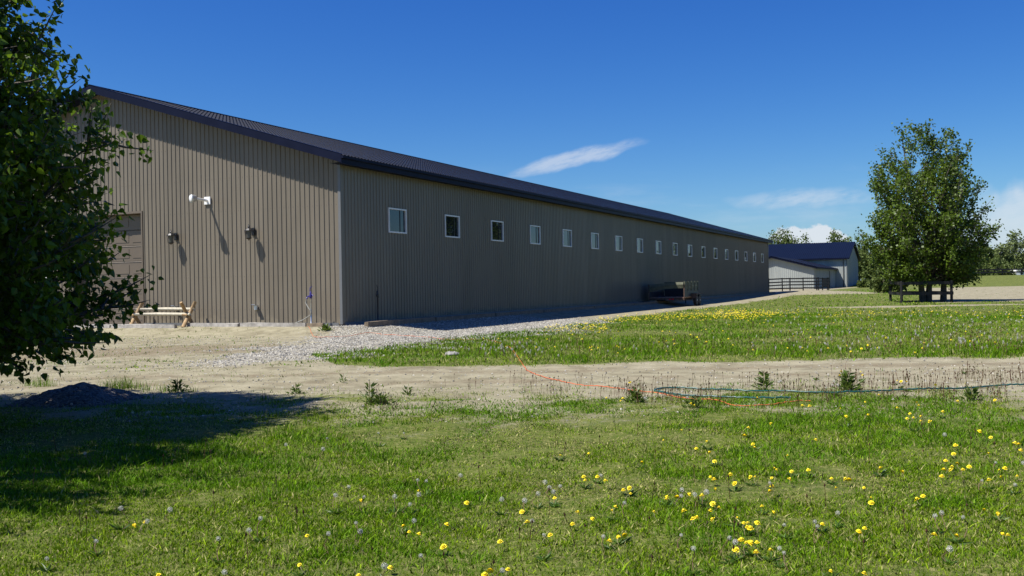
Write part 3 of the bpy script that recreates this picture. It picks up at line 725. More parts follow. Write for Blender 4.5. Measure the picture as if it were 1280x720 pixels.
# low rail on crossed log legs
rail = empty('log_rail', g2w(7.62, 0.62, 0) - Vector((0, 0, .02)), BROT, 'low wooden rail of two pale poles on crossed log legs by the gable', 'rail')
gzr = -0.03
for e in (-1.30, 1.30):
    for (sg, off) in ((1, -.05), (-1, .05)):
        mb = MB(); mb.tube([(sg * -.33, e + off, -.06), (0, e + off * .9, .40), (sg * .31, e + off, .86)], [.075, .07, .062], 10); mb.build('leg', M['log'], rail, True)
    mb = MB(); mb.tube([(-.16, e - .12, .40), (-.16, e + .12, .40)], .05, 8); mb.build('cross_peg', M['log'], rail, True)
for (x, z, l0) in ((.17, .60, 1.42), (-.13, .42, 1.52)):
    mb = MB(); mb.tube([(x, -l0, z), (x + .01, 0, z + .012), (x, l0, z)], [.055, .06, .052], 10); mb.build('rail', M['peeled'], rail, True)

def hydrant(loc, rz, label, body):
    r = empty('yard_hydrant', loc, rz, label, 'yard hydrant', 'yard hydrants beside the barn')
    mb = MB(); mb.tube([(0, 0, -.1), (0, 0, .98)], .026, 8); mb.build('standpipe', M['galv'] if body is M['hydrant'] else body, r, True)
    mb = MB(); mb.lathe([(.03, .96), (.05, .98), (.055, 1.06), (.04, 1.10), (.035, 1.18), (.02, 1.20)], 10); mb.tube([(0, 0, 1.04), (-.02, .10, 1.03), (-.02, .16, .96)], [.03, .028, .032], 8); mb.build('head', body, r, True)
    mb = MB(); mb.tube([(0, -.10, 1.05), (0, .0, 1.15), (0, .03, 1.24), (0, .02, 1.33), (0, -.06, 1.37)], .014, 6); mb.build('handle', body, r, True)
    return r
hp = g2w(.90, 0.55, 0)
hydrant((hp.x, hp.y, -.05), BROT, 'blue headed yard hydrant with a pale hose, in the sun at the gable wall', M['hydrant'])
hq = b2w(along(CORNER - .5 * D2, D1, 472, 380), -.5)
hydrant((hq.x, hq.y, -.05), BROT + R(-75), 'dark yard hydrant standing in the shade of the long wall', M['darksteel'])
hz = [(.0, .16, .96), (-.03, .19, .80), (.0, .10, .62), (-.05, -.05, .50), (-.03, .0, .38), (.05, .35, .22), (.12, .80, .08), (.16, 1.15, .0), (.2, 1.9, -.02)]
mb = MB(); mb.tube([b2w(-.55 + x, .90 + y, z - .05 + .015) for x, y, z in hz], .02, 6)
tag(mb.build('water_hose', M['palehose'], None, True), 'pale hose hanging from the blue yard hydrant down to the ground', 'hose')

# landscape timbers laid along the foot of the walls
def timber(a, b, w, h, label, mat, zoff=0.0):
    a = Vector(a); b = Vector(b); L = (b - a).length
    mid = (a + b) / 2; gzm = float(gz(mid.x, mid.y))
    o = MB(); n_ = max(3, int(L / .5)); r_ = np.random.default_rng(int(abs(a.x * 97 + b.y * 31)))
    ring = []
    for i in range(n_ + 1):
        p = a.lerp(b, i / n_); d = (b - a).normalized(); nrm = Vector((-d.y, d.x, 0)); zz = gzm + h
        j = r_.normal(0, .008, 8)
        ring.append([p + nrm * (w / 2 + j[0]) + Vector((0, 0, gzm - .1)), p + nrm * (w / 2 - .015 + j[1]) + Vector((0, 0, zz + j[2])),
                     p - nrm * (w / 2 - .015 + j[3]) + Vector((0, 0, zz + j[4])), p - nrm * (w / 2 + j[5]) + Vector((0, 0, gzm - .1))])
    vs = [v for rr in ring for v in rr]; fs = []
    for i in range(n_):
        for k in range(3): fs.append((i * 4 + k, i * 4 + k + 1, i * 4 + k + 5, i * 4 + k + 4))
    fs += [(0, 1, 2, 3), tuple(n_ * 4 + k for k in (3, 2, 1, 0))]
    o.add(vs, fs); return tag(o.build('landscape_timber', mat), label, 'timber', 'landscape timbers round the barn')
timber(g2w(1.05, .62, 0), g2w(3.85, .66, 0), .15, .13, 'pale weathered timber at the foot of the gable, below the blue hydrant', M['timber'])
timber(g2w(3.92, .70, 0), g2w(6.4, .66, 0), .15, .12, 'pale weathered timber at the foot of the gable, below the lantern nearer the corner', M['timber'])
timber(g2w(6.45, 1.12, 0), g2w(9.6, 1.10, 0), .15, .12, 'pale weathered timber on the ground in front of the crossed-leg rail', M['timber'])
timber(g2w(9.66, 1.12, 0), g2w(13.6, 1.10, 0), .15, .10, 'pale weathered timber on the ground in front of the overhead door', M['timber'])
timber(g2w(.98, .64, 0), g2w(.30, .66, 0), .17, .12, 'short dark timber stub at the gable beside the blue hydrant', M['darktimber'])
q0 = along(CORNER - 1.1 * D2, D1, 458, 405)
timber(b2w(q0, -1.1), b2w(q0 + 4.6, -1.1), .18, .17, 'brown timber lying on gravel just round the corner, its end in the sun', M['darktimber'])
qq = q0 + 4.7
for lb in ('brown timber in the shade below the first window', 'brown timber in the shade below the second and third windows'):
    timber(b2w(qq, -1.1), b2w(qq + 5.2, -1.1), .17, .15, lb, M['darktimber']); qq += 5.3
while qq < 78:
    timber(b2w(qq, -1.1), b2w(qq + 7.0, -1.1), .17, .14, 'dark timber edging in the shade along the far stretch of the long wall', M['darktimber']); qq += 7.1

# ------------------------------------------------------------------ fences
def plank_fence(name, pts, hgt, rails, label, group=None, post=0.065, board=0.075, cap=False, every=None, base=None, gaps=()):
    """posts with boards between them; pts are ground points"""
    P0 = Vector(pts[0]); r = empty(name, P0, 0, label, 'fence', group)
    loc = lambda v: Vector(v) - P0
    ps = []
    for i in range(len(pts) - 1):
        a = Vector(pts[i]); b = Vector(pts[i + 1]); n = 1 if every is None else max(1, round((b - a).length / every))
        for k in range(n): ps.append(a.lerp(b, k / n))
    ps.append(Vector(pts[-1]))
    if Vector(pts[0]) == Vector(pts[-1]): ps = ps[:-1]; closed = True
    else: closed = False
    rr = np.random.default_rng(len(ps) + int(abs(P0.x)))
    for p in ps:
        mb = MB(); z = 0.0 if base is None else base
        mb.tube([loc(p) - Vector((0, 0, .3)), loc(p) + Vector((rr.normal(0, .012), rr.normal(0, .012), hgt + .06))], [post, post * .95], 8)
        mb.build('post', M['fence'], r)
    for k, z in enumerate(rails):
        mb = MB(); m_ = len(ps)
        for i in range(m_ if closed else m_ - 1):
            if i in gaps: continue
            a = loc(ps[i]); b = loc(ps[(i + 1) % m_]); d = (b - a).normalized(); nn = Vector((d.y, -d.x, 0)) * (post + .02)
            mb.bar(a + nn + Vector((0, 0, z + rr.normal(0, .012))), b + nn + Vector((0, 0, z + rr.normal(0, .012))), .04, board * 2)
        mb.build('rail', M['fence'], r)
    return r
def gpt(x, y): return (x, y, float(gz(x, y)))
FY = 111.0
fx = [ray(px, 360)[0] * FY for px in (938, 950, 961, 978, 987.5, 1004, 1021)]
plank_fence('plank_fence', [gpt(x, FY) for x in fx] + [gpt(fx[-1] + .3, FY + .3)], 1.42, [.30, .66, 1.02, 1.38], 'black four-board paddock fence in front of the far grey barn', post=.07, board=.07)
gA = gpt(fx[-1] + .5, FY + .5); gB = gpt(fx[-1] + 2.5, FY + 3.5)
gate = empty('paddock_gate', gA, 0, 'brown and black gate at the end of the four-board fence by the grey barn', 'gate')
gv = Vector(gB) - Vector(gA); mb = MB()
for z in (.35, .7, 1.05, 1.36): mb.bar((0, 0, z), gv + Vector((0, 0, z)), .05, .11)
mb.build('gate_rails', M['fence'], gate)
mb = MB(); mb.bar(gv * .35 + Vector((0, 0, .82)), gv * .8 + Vector((0, 0, .82)), .03, 1.0); mb.build('panel', M['rust'], gate)
for k in (0.3, .85, 1.0): mb = MB(); mb.tube([gv * k + Vector((0, 0, -.3)), gv * k + Vector((0, 0, 1.45))], .07, 8); mb.build('post', M['fence'], gate)
# the guard round the big tree
TY = 65.6; TX = ray(1158, 370)[0] * TY
gf = [gpt(ray(1127, 370)[0] * 63.6, 63.6), gpt(ray(1189.5, 370)[0] * 63.8, 63.8), gpt(ray(1189.5, 370)[0] * 63.8 + .15, 67.7), gpt(ray(1127, 370)[0] * 64.2 + .55, 67.5)]
plank_fence('tree_guard', gf + [gf[0]], 1.36, [.60, 1.28], 'black two-board guard fence squared round the foot of the tall tree', post=.095, board=.10)
# two-rail fence along the top of the bank
bf = [(x, 136.0 + .03 * (x - 40), float(gz(x, 136 + .03 * (x - 40)))) for x in np.arange(58, 96, 2.7)]
plank_fence('bank_fence', bf, .92, [.44, .84], 'black two-rail fence along the top of the grassy bank, before the far trees', post=.085, board=.10)
# white trailer behind the bank
wt = empty('white_trailer', (ray(1284, 342)[0] * 150, 150, float(gz(ray(1284, 342)[0] * 150, 150))), R(8), 'white low trailer half hidden behind the grassy bank fence at the right edge', 'trailer')
mb = MB(); mb.box((0, 0, 1.05), (5.2, 2.1, 1.05), taper=.97); mb.build('body', M['white'], wt)
mb = MB(); mb.box((0, 0, .47), (5.3, 2.0, .1)); mb.bar((2.6, 0, .47), (4.0, 0, .47), .12, .1); mb.build('chassis', M['darksteel'], wt)
for x in (-.5, .5):
    for y in (-1.05, 1.05): mb = MB(); mb.lathe([(.2, -.1), (.34, -.09), (.36, 0), (.34, .09), (.2, .1)], 14, (x, y, .36), Matrix.Rotation(R(90), 3, 'X')); mb.build('wheel', M['rubber'], wt)

# ------------------------------------------------------------------ the parked trailer by the long wall
tr0 = b2w(34.2, -3.0); TZ = float(gz(tr0.x, tr0.y))
trl = empty('utility_trailer', b2w(36.1, -1.8, -.30), BROT, 'open ended utility trailer with drab board sides parked against the long wall', 'trailer')
# local: x away from the camera (-1.9 rear .. 1.8), y to the wall (-1.2 .. 1.2)
x0, x1, y0, y1 = -1.85, 1.75, -1.18, 1.18
mb = MB(); mb.span(x0, x1, y0 + .25, y0 + .35, .40, .54); mb.span(x0, x1, y1 - .35, y1 - .25, .40, .54)
mb.span(x0, x0 + .08, y0, y1, .44, .56); mb.span(x1 - .08, x1, y0, y1, .44, .56)
mb.bar((x1, y0 + .3, .47), (x1 + 1.3, 0, .47), .08, .12); mb.bar((x1, y1 - .3, .47), (x1 + 1.3, 0, .47), .08, .12); mb.tube([(x1 + 1.25, 0, 0), (x1 + 1.25, 0, .75)], .04, 8)
mb.build('chassis', M['rust'], trl)
mb = MB()
for j in range(9):
    w9 = (y1 - y0 - .1) / 9; mb.span(x0 + .02, x1 - .02, y0 + .05 + j * w9, y0 + .05 + (j + 1) * w9 - .012, .562, .60)
mb.build('deck', M['deck'], trl)
for (y, dz) in ((y0, 0.0), (y1, -.16)):
    mb = MB(); sg = 1 if y > 0 else -1
    for (za, zb) in ((1.16, 1.36), (1.375, 1.58 + .06)): mb.span(x0 + .02, x1, y - .02, y + .02, za + dz, zb + dz)
    sd = mb.build('side_board', M['drab'], trl)
    mb = MB()
    for x in np.linspace(x0 + .06, x1 - .1, 5): mb.span(x - .035, x + .035, y + sg * .022, y + sg * .06, 1.02, 1.655 + dz)
    mb.build('stake', M['drab'], sd)
    mb = MB(); mb.span(x0 + .05, x1, y - .012, y + .012, .605, 1.15 + dz); mb.build('side_panel', M['darksteel'], trl)
mb = MB(); mb.span(x1 - .03, x1, y0 + .03, y1 - .03, .605, 1.22); mb.build('front_panel', M['darksteel'], trl)
mb = MB(); mb.span(x1 - .035, x1 + .005, y0 + .03, y1 - .03, 1.24, 1.62); mb.build('front_board', M['drab'], trl)
# header board across the open end, sagging towards the wall
mb = MB(); rr_ = np.random.default_rng(3); n_ = 9; vs = []
for i in range(n_):
    f_ = i / (n_ - 1); y = y0 + .03 + f_ * (y1 - y0 - .06); zt = 1.60 - .03 * f_ - .16 * f_ ** 2.2; hh = .40
    for (xx, zz) in ((-.05, zt - hh), (-.09, zt - hh * .4), (-.05, zt), (.05, zt - .01), (.05, zt - hh)): vs.append((x0 + xx + rr_.normal(0, .006), y, zz))
fs = [(i * 5 + k, i * 5 + (k + 1) % 5, (i + 1) * 5 + (k + 1) % 5, (i + 1) * 5 + k) for i in range(n_ - 1) for k in range(5)] + [(0, 1, 2, 3, 4), tuple((n_ - 1) * 5 + k for k in (4, 3, 2, 1, 0))]
mb.add(vs, fs); mb.build('header_board', M['drab'], trl)
for y in (y0, y1): mb = MB(); mb.span(x0 - .03, x0 + .045, y - .035, y + .035, .56, 1.45); mb.build('corner_post', M['rust'], trl)
mb = MB(); mb.span(.0, 1.72, y0 - .36, y0 - .02, .80, .835); mb.span(-.02, .02, y0 - .36, y0 - .02, .50, .835); mb.build('fender', M['rust'], trl)
for x in (.45, 1.25):
    for y in (y0 - .18, y1 - .02):
        sg = -1 if y < 0 else 1; rm = Matrix.Rotation(R(90) * -sg, 3, 'X')
        mb = MB(); mb.lathe([(.20, -.10), (.33, -.10), (.365, -.06), (.372, 0), (.365, .06), (.33, .10), (.20, .10)], 20, (x, y, .375), rm); wh = mb.build('wheel', M['rubber'], trl, False)
        mb = MB(); mb.lathe([(.205, .06), (.20, .095), (.15, .07), (.07, .08), (.06, .11), (.02, .115)], 14, (x, y, .375), rm); mb.build('rim', M['rim'], wh)
for y in (y0 + .75, y0 + .95): mb = MB(); mb.span(x0 - .03, x0 - .005, y - .07, y + .07, .44, .53); mb.build('tail_light', M['red'], trl)

# ------------------------------------------------------------------ trees
def ortho(a, rg):
    q = rg.normal(size=a.shape); q -= (q * a).sum(1, keepdims=True) * a
    return q / np.maximum(np.linalg.norm(q, axis=1, keepdims=True), 1e-6)
def leaves_mesh(name, P, A, L, Wd, mat, parent, tint, rg, near=False):
    """leaf faces: P stalk end, A axis to the tip, L length, Wd half width"""
    N = len(P); A = A / np.linalg.norm(A, axis=1, keepdims=True)
    S = ortho(A, rg); up = np.cross(A, S); L = L[:, None]; Wd = Wd[:, None]
    if near:
        fold = 0.35 * Wd; curl = -0.12 * L * up
        V = np.stack([P, P + A * L * .22 + S * Wd * .92 + up * fold, P + A * L * .52 + S * Wd * .74 + up * fold * .8 + curl * .4, P + A * L + curl,
                      P + A * L * .52 - S * Wd * .74 + up * fold * .8 + curl * .4, P + A * L * .22 - S * Wd * .92 + up * fold], 1).reshape(-1, 3)
        b = np.arange(N)[:, None] * 6
        T = np.concatenate([b + np.array([[0, 1, 2, 3]]), b + np.array([[0, 3, 4, 5]])])
        tn = np.repeat(tint, 6)
    else:
        V = np.stack([P, P + A * L * .45 + S * Wd, P + A * L, P + A * L * .45 - S * Wd], 1).reshape(-1, 3)
        T = np.arange(N)[:, None] * 4 + np.array([[0, 1, 2, 3]]); tn = np.repeat(tint, 4)
    return mesh_np(name, V, T, mat, parent, tint=tn)

def tree(name, base, env, label, cat='tree', group=None, seed=1, limbs=60, twigs=9, lpt=16, leaf=.08, mat='aspen', trunk_r=.12, stems=((0, 0, 0, 0),),
         near=False, rise=.9, twig=.55, jit=.10, droop=.45, jag=(.8, 1.13), ball=0.25):
    """trunk and limbs as tapering tubes, leaves strung along the twigs; env is a list of (height, radius) from the ground"""
    rg = np.random.default_rng(seed); env = np.array(env, float); H = env[-1, 0]
    er = lambda h: np.interp(h, env[:, 0], env[:, 1])
    root = empty(name, base, 0, label, cat, group)
    wood = MB(); lp = []; la = []; lt = []
    hs_ = np.linspace(env[0, 0], H, 60); wgt = er(hs_) + .12; wgt = wgt / wgt.sum()
    spts = []
    for (sx_, sy_, lx, ly) in stems:
        k = 8; pts = []
        for i in range(k + 1):
            f_ = i / k; pts.append(np.array([sx_ + lx * f_ + .06 * H / 8 * math.sin(3 * f_ + seed + sx_), sy_ + ly * f_ + .05 * H / 8 * math.sin(4 * f_ + seed), f_ * H * .95]))
        pts[0][2] = -.25
        rad = [trunk_r * (1.25 if i == 0 else 1) * (1 - .93 * i / k) for i in range(k + 1)]
        wood.tube(pts, rad, 9); spts.append((np.array(pts), rad))
    for i in range(limbs):
        ht = rg.choice(hs_, p=wgt) + rg.normal(0, .05 * H / 8); ht = min(max(ht, env[0, 0]), H)
        az = i * 2.39996 + rg.normal(0, .3); rr = er(ht) * (rg.uniform(.45, 1.0) if rg.random() < .45 else rg.uniform(*jag))
        sp, rad = spts[i % len(spts)]
        h0 = max(min(env[0, 0] * .8 + .1, ht), ht - rr * rise * rg.uniform(.6, 1.2)); h0 = min(h0, H * .93)
        j = np.clip(np.searchsorted(sp[:, 2], h0) - 1, 0, len(sp) - 2); fz = (h0 - sp[j, 2]) / (sp[j + 1, 2] - sp[j, 2]); p0 = sp[j] * (1 - fz) + sp[j + 1] * fz
        r0 = (rad[j] * (1 - fz) + rad[j + 1] * fz)
        p2 = np.array([math.cos(az) * rr, math.sin(az) * rr, ht]) + np.array([p0[0] * .15, p0[1] * .15, 0])
        p1 = p0 * .45 + p2 * .55; p1[2] = p0[2] + (p2[2] - p0[2]) * .35
        u = np.linspace(0, 1, 7)[:, None]; cv = (1 - u) ** 2 * p0 + 2 * u * (1 - u) * p1 + u * u * p2
        lr = min(r0 * .55, .012 + .018 * rr); lr *= .75; wood.tube(cv, [lr * (1 - .85 * t) for t in u[:, 0]], 5, cap=False)
        nt = max(3, int(twigs * (.45 + .55 * rr / max(env[:, 1].max(), .1))))
        clump = rg.uniform(-.16, .16)
        for k in range(nt):
            f_ = 1 - .68 * rg.random() ** 1.25 if k else 1.0
            i0 = min(int(f_ * 6), 5); p = cv[i0] + (cv[i0 + 1] - cv[i0]) * (f_ * 6 - i0); tg = cv[i0 + 1] - cv[i0]; tg = tg / (np.linalg.norm(tg) + 1e-6)
            out = p.copy(); out[2] = 0; out = out / (np.linalg.norm(out) + 1e-6)
            d = tg * .7 + rg.normal(0, .55, 3) + out * .25 + np.array([0, 0, .25 * rise]); d = d / np.linalg.norm(d)
            tl = twig * rg.uniform(.55, 1.25); e = p + d * tl
            wood.tube([p, p + d * tl * .5 + np.array([0, 0, -.02]), e], [lr * .28 + .003, lr * .2 + .002, .002], 4, cap=False)
            n = max(3, int(lpt * rg.uniform(.6, 1.3))); q = rg.random(n)[:, None] ** .8
            pp = p + d * tl * q + rg.normal(0, jit, (n, 3)) * (1 + ball * rg.random((n, 1)))
            aa = rg.normal(0, .6, (n, 3)) + d * .35 + np.array([0, 0, -droop]); lp.append(pp); la.append(aa)
            lt.append(np.clip(rg.normal(.42 + clump, .2, n), 0, 1))
    P = np.concatenate(lp); A = np.concatenate(la); Tn = np.concatenate(lt); N = len(P)
    ok = P[:, 2] > .12; P, A, Tn = P[ok], A[ok], Tn[ok]; N = len(P)
    L = leaf * rg.uniform(.65, 1.25, N); Wd = L * rg.uniform(.34, .46, N)
    wood.build('trunk', M['bark'], root, True)
    leaves_mesh('crown', P, A, L, Wd, M[mat], root, Tn, rg, near)
    return root

NT = (-8.1, 10.9)
tree('broadleaf_tree', (NT[0], NT[1], float(gz(*NT))), [(.85, 3.1), (1.3, 3.4), (2.0, 3.3), (3.1, 3.4), (3.6, 3.15), (4.1, 2.85), (5.1, 2.4), (6.5, 1.7), (8.2, .4)],
     'dark leafy tree close by at the left edge, its branches hanging low', seed=23, limbs=330, twigs=19, lpt=29, leaf=.094, jag=(.86, 1.03), mat='aspen', trunk_r=.17,
     near=True, rise=.55, twig=.55, jit=.075, droop=.75)
tree('broadleaf_tree', (-8.0, 7.3, float(gz(-8.0, 7.3))), [(1.2, 2.3), (2.0, 3.0), (3.2, 3.1), (4.4, 2.7), (5.6, 1.8), (6.8, .5)],
     'leafy tree just beyond the left edge, throwing its shade on the near lawn', seed=12, limbs=130, twigs=15, lpt=22, leaf=.095, mat='aspen', trunk_r=.15,
     near=True, rise=.6, twig=.55, jit=.075, droop=.75)
tree('poplar_tree', (TX, TY, float(gz(TX, TY))), [(1.4, 2.5), (2.4, 3.2), (3.6, 3.55), (5.3, 3.6), (7.2, 3.35), (9.0, 2.85), (10.5, 2.1), (11.3, 1.4), (11.9, .55)],
     'tall green multi-stemmed tree standing alone inside the black guard fence', seed=19, limbs=235, twigs=15, lpt=16, leaf=.18, mat='poplar', trunk_r=.19,
     stems=((-.25, -.1, -1.2, .3), (.15, .1, .5, -.2), (1.05, 0, .7, .3)), rise=1.75, twig=.75, jit=.14, droop=.25)

def far_tree(px, top, Y, hw, seed, label, mat='fartree', base_y=None, group='trees beyond the barns', cat='tree', leaf=.42, low=.12, name='broadleaf_tree', limbs=46, twigs=8, lpt=11, col=False):
    x = ray(px, 330)[0] * Y; z0 = float(gz(x, Y)); H = at(px, top, Y).z - z0; r_ = hw / FPX * Y
    rg = np.random.default_rng(seed)
    env = [(H * low, r_ * .75), (H * .3, r_), (H * .55, r_ * .95), (H * .78, r_ * .7), (H * .93, r_ * .35), (H, r_ * .1)]
    return tree(name, (x, Y, z0), env, label, cat, group, seed, limbs, twigs, lpt, leaf, mat, trunk_r=.05 + H * .014, rise=1.1, twig=.11 * H, jit=.035 * H, droop=.2)
FT = [(966, 294, 205, 10, 'fartree', 'far tree showing above the blue roof, right beside the long barn end'),
      (979, 289.5, 205, 11, 'fartree', 'far tree rising highest above the left part of the blue roof'),
      (993, 295.5, 210, 6.5, 'fartree', 'slim far tree above the blue roof, left of the small white cloud puffs'),
      (1006, 297.5, 215, 7.5, 'fartree', 'low treetop peeping above the middle of the blue roof'),
      (1044, 292.5, 190, 9, 'fartree', 'far tree standing above the right part of the blue roof'),
      (1059, 296.5, 188, 10, 'fartree', 'far tree directly behind the peak of the grey barn gable'),
      (1074, 301, 180, 11, 'fartree', 'far tree beside the gable end of the grey barn'),
      (1088, 306, 178, 12, 'fartree', 'far tree between the grey barn and the tall poplar'),
      (1106, 309, 186, 13, 'fartree', 'far tree behind the left side of the tall poplar'),
      (1130, 311, 190, 14, 'fartree', 'far tree behind the left stems of the tall poplar'),
      (1158, 310, 190, 15, 'fartree', 'far tree behind the middle of the tall poplar'),
      (1186, 308, 185, 15, 'fartree', 'far tree behind the right side of the tall poplar'),
      (1209, 300, 178, 14, 'fartree_blue', 'bluish far tree just right of the tall poplar, behind the bank'),
      (1231, 309, 172, 13, 'fartree', 'dark green far tree behind the bank, second clear of the poplar'),
      (1251, 306, 176, 11, 'fartree_blue', 'bushy far tree behind the bank fence, lower than its right neighbour'),
      (1272, 292, 178, 14, 'fartree_blue', 'taller airy far tree behind the bank fence near the right edge'),
      (1300, 296, 182, 16, 'fartree', 'far tree behind the bank at the very right edge'),
      (1335, 290, 182, 18, 'fartree', None), (1375, 296, 186, 20, 'fartree_blue', None)]
for i, (px, top, Y, hw, mt, lb) in enumerate(FT):
    far_tree(px, top, Y, hw, 100 + i, lb or 'far tree of the belt beyond the right edge of the picture', mt)
for i, (px, top, Y, hw, lb) in enumerate([(1104, 336, 92, 14, 'low green bush on the grass left of the tall poplar'), (1125, 341, 96, 8, 'smaller green bush close behind the guard fence'),
                                          (1081, 349, 140, 9, 'low bush at the foot of the grey barn gable'),
                                          (1222, 326, 150, 13, 'shrub under the far trees just behind the bank, nearest the poplar'), (1246, 324, 150, 14, 'brownish shrub behind the bank under the airy far tree'),
                                          (1268, 327, 150, 12, 'shrub behind the bank next to the white trailer')]):
    far_tree(px, top, Y, hw, 160 + i, lb, 'fartree', group='bushes in the distance', cat='bush', name='bush', leaf=.28, low=.05, limbs=34, lpt=10)

def leaf_heap(name, pts, leaf, mat, rg, label=None):
    P = np.array(pts); N = len(P); A = rg.normal(0, 1, (N, 3)); L = leaf * rg.uniform(.6, 1.3, N)
    return leaves_mesh(name, P, A, L, L * .45, M[mat], None, np.clip(rg.normal(.42, .2, N), 0, 1), rg)
rg = np.random.default_rng(77); N = 26000
wx = rg.uniform(30, 330, N); wy = 262 + 40 * rg.random(N) + .08 * wx; hmax = 5.2 + 4.5 * fbm(wx, wy * 0 + 3, 3, .09)
wz = gz(wx, wy) + hmax * rg.random(N) ** .8
tag(leaf_heap('far_woods', np.stack([wx, wy, wz], 1), .95, 'fartree_blue', rg), kind='stuff')

# ------------------------------------------------------------------ heap of dark gravel in the shade
HX, HY = -6.15, 13.9; hz0 = float(gz(HX, HY)); rg = np.random.default_rng(9)
u = np.linspace(-1.25, 1.25, 70); UX, UY = np.meshgrid(u, u); rad = np.hypot(UX, UY) / (1.08 + .25 * (fbm(UX + 7, UY, 2, 1.2) - .5))
HZ = .36 * np.clip(1 - rad, -.15, 1) ** 1.0 if False else .27 * (np.cos(np.clip(rad, 0, 1) * math.pi) * .5 + .5) ** .85 - .03
HZ = HZ * (.72 + .75 * (fbm(UX + 2, UY + 5, 3, 1.6) - .2)) + .07 * (fbm(UX, UY, 4, 5.0) - .5) * (rad < 1.05) + .022 * (rg.random(HZ.shape) - .5) * (rad < 1)
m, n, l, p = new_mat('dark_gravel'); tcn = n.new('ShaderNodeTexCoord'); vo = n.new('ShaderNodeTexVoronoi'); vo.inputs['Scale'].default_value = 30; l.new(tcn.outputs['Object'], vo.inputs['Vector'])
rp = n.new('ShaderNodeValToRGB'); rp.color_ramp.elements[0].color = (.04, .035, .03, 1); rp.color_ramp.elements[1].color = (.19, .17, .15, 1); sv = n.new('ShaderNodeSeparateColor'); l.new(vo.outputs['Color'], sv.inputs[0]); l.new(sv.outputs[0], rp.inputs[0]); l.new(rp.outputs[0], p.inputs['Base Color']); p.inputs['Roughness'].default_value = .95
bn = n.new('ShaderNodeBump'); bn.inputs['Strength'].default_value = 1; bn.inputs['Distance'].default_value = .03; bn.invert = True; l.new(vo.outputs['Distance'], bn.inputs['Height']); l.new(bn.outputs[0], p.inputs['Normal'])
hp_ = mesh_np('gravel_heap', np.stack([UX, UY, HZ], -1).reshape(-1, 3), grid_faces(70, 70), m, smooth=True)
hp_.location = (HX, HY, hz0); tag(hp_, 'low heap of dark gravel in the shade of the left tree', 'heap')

# ------------------------------------------------------------------ loose stones on the gravel apron
def scatter(n, x0, x1, y0, y1, rg): return rg.uniform(x0, x1, n), rg.uniform(y0, y1, n)
rg = np.random.default_rng(21)
sx_, sy_ = scatter(110000, -12, 14, 19, 50, rg); _, gv_, _ = layout(sx_, sy_); ok = (gv_ + .5 * (rg.random(len(sx_)) - .5) > .45); sx_, sy_ = sx_[ok][:34000], sy_[ok][:34000]
bx_ = rg.uniform(0, 40, 2600); bd_ = rg.uniform(.15, 1.0, 2600); bxy = CORNER + bx_[:, None] * D1 - bd_[:, None] * D2
sx_ = np.concatenate([sx_, bxy[:, 0]]); sy_ = np.concatenate([sy_, bxy[:, 1]])
def stones(name, X, Y, r0, r1, rg, tone=(.15, .52)):
    N = len(X); Z = gz(X, Y); r = rg.uniform(r0, r1, N)
    base = np.array([[1, 0, 0], [-.5, .87, 0], [-.5, -.87, 0], [0, 0, .75], [.1, 0, -.5]], float)
    V = base[None] * r[:, None, None] * rg.uniform(.65, 1.35, (N, 5, 3)); a = rg.uniform(0, 6.28, N); c, s = np.cos(a), np.sin(a)
    Vx = V[:, :, 0] * c[:, None] - V[:, :, 1] * s[:, None]; Vy = V[:, :, 0] * s[:, None] + V[:, :, 1] * c[:, None]
    V = np.stack([Vx + X[:, None], Vy + Y[:, None], V[:, :, 2] + (Z + r * .25)[:, None]], -1)
    F = np.array([[0, 1, 3], [1, 2, 3], [2, 0, 3], [1, 0, 4], [2, 1, 4], [0, 2, 4]]); T = (np.arange(N)[:, None, None] * 5 + F[None]).reshape(-1, 3)
    g_ = rg.uniform(tone[0], tone[1], N); colr = np.stack([g_, g_ * .95, g_ * .83], -1)
    return mesh_np(name, V.reshape(-1, 3), T, M['stone'], col=np.repeat(colr, 5, 0))
tag(stones('loose_gravel', sx_, sy_, .011, .032, rg), kind='stuff')
px_, py_ = scatter(9000, -13, 12, 11, 33, rg); g_, _, _ = layout(px_, py_); ok = rg.random(len(px_)) > g_ * 1.2
tag(stones('track_pebbles', px_[ok], py_[ok], .006, .024, rg, (.14, .5)), kind='stuff')
wr = gp(565, 444); rg2 = np.random.default_rng(2); mb = MB()
mb.lathe([(.08, -.05), (.15, .0), (.16, .03), (.12, .06), (.04, .08)], 11)
mb.v = [(x * 1.15 * rg2.uniform(.8, 1.15), y * rg2.uniform(.8, 1.15), z * rg2.uniform(.75, 1.2)) for x, y, z in mb.v]
o_ = mb.build('pale_rock', paint('pale_stone', (.26, .25, .23), .9, vary=.3, scale=12, bump=.5)); o_.location = wr
tag(o_, 'pale rock lying in the grass wedge beyond the track', 'rock')

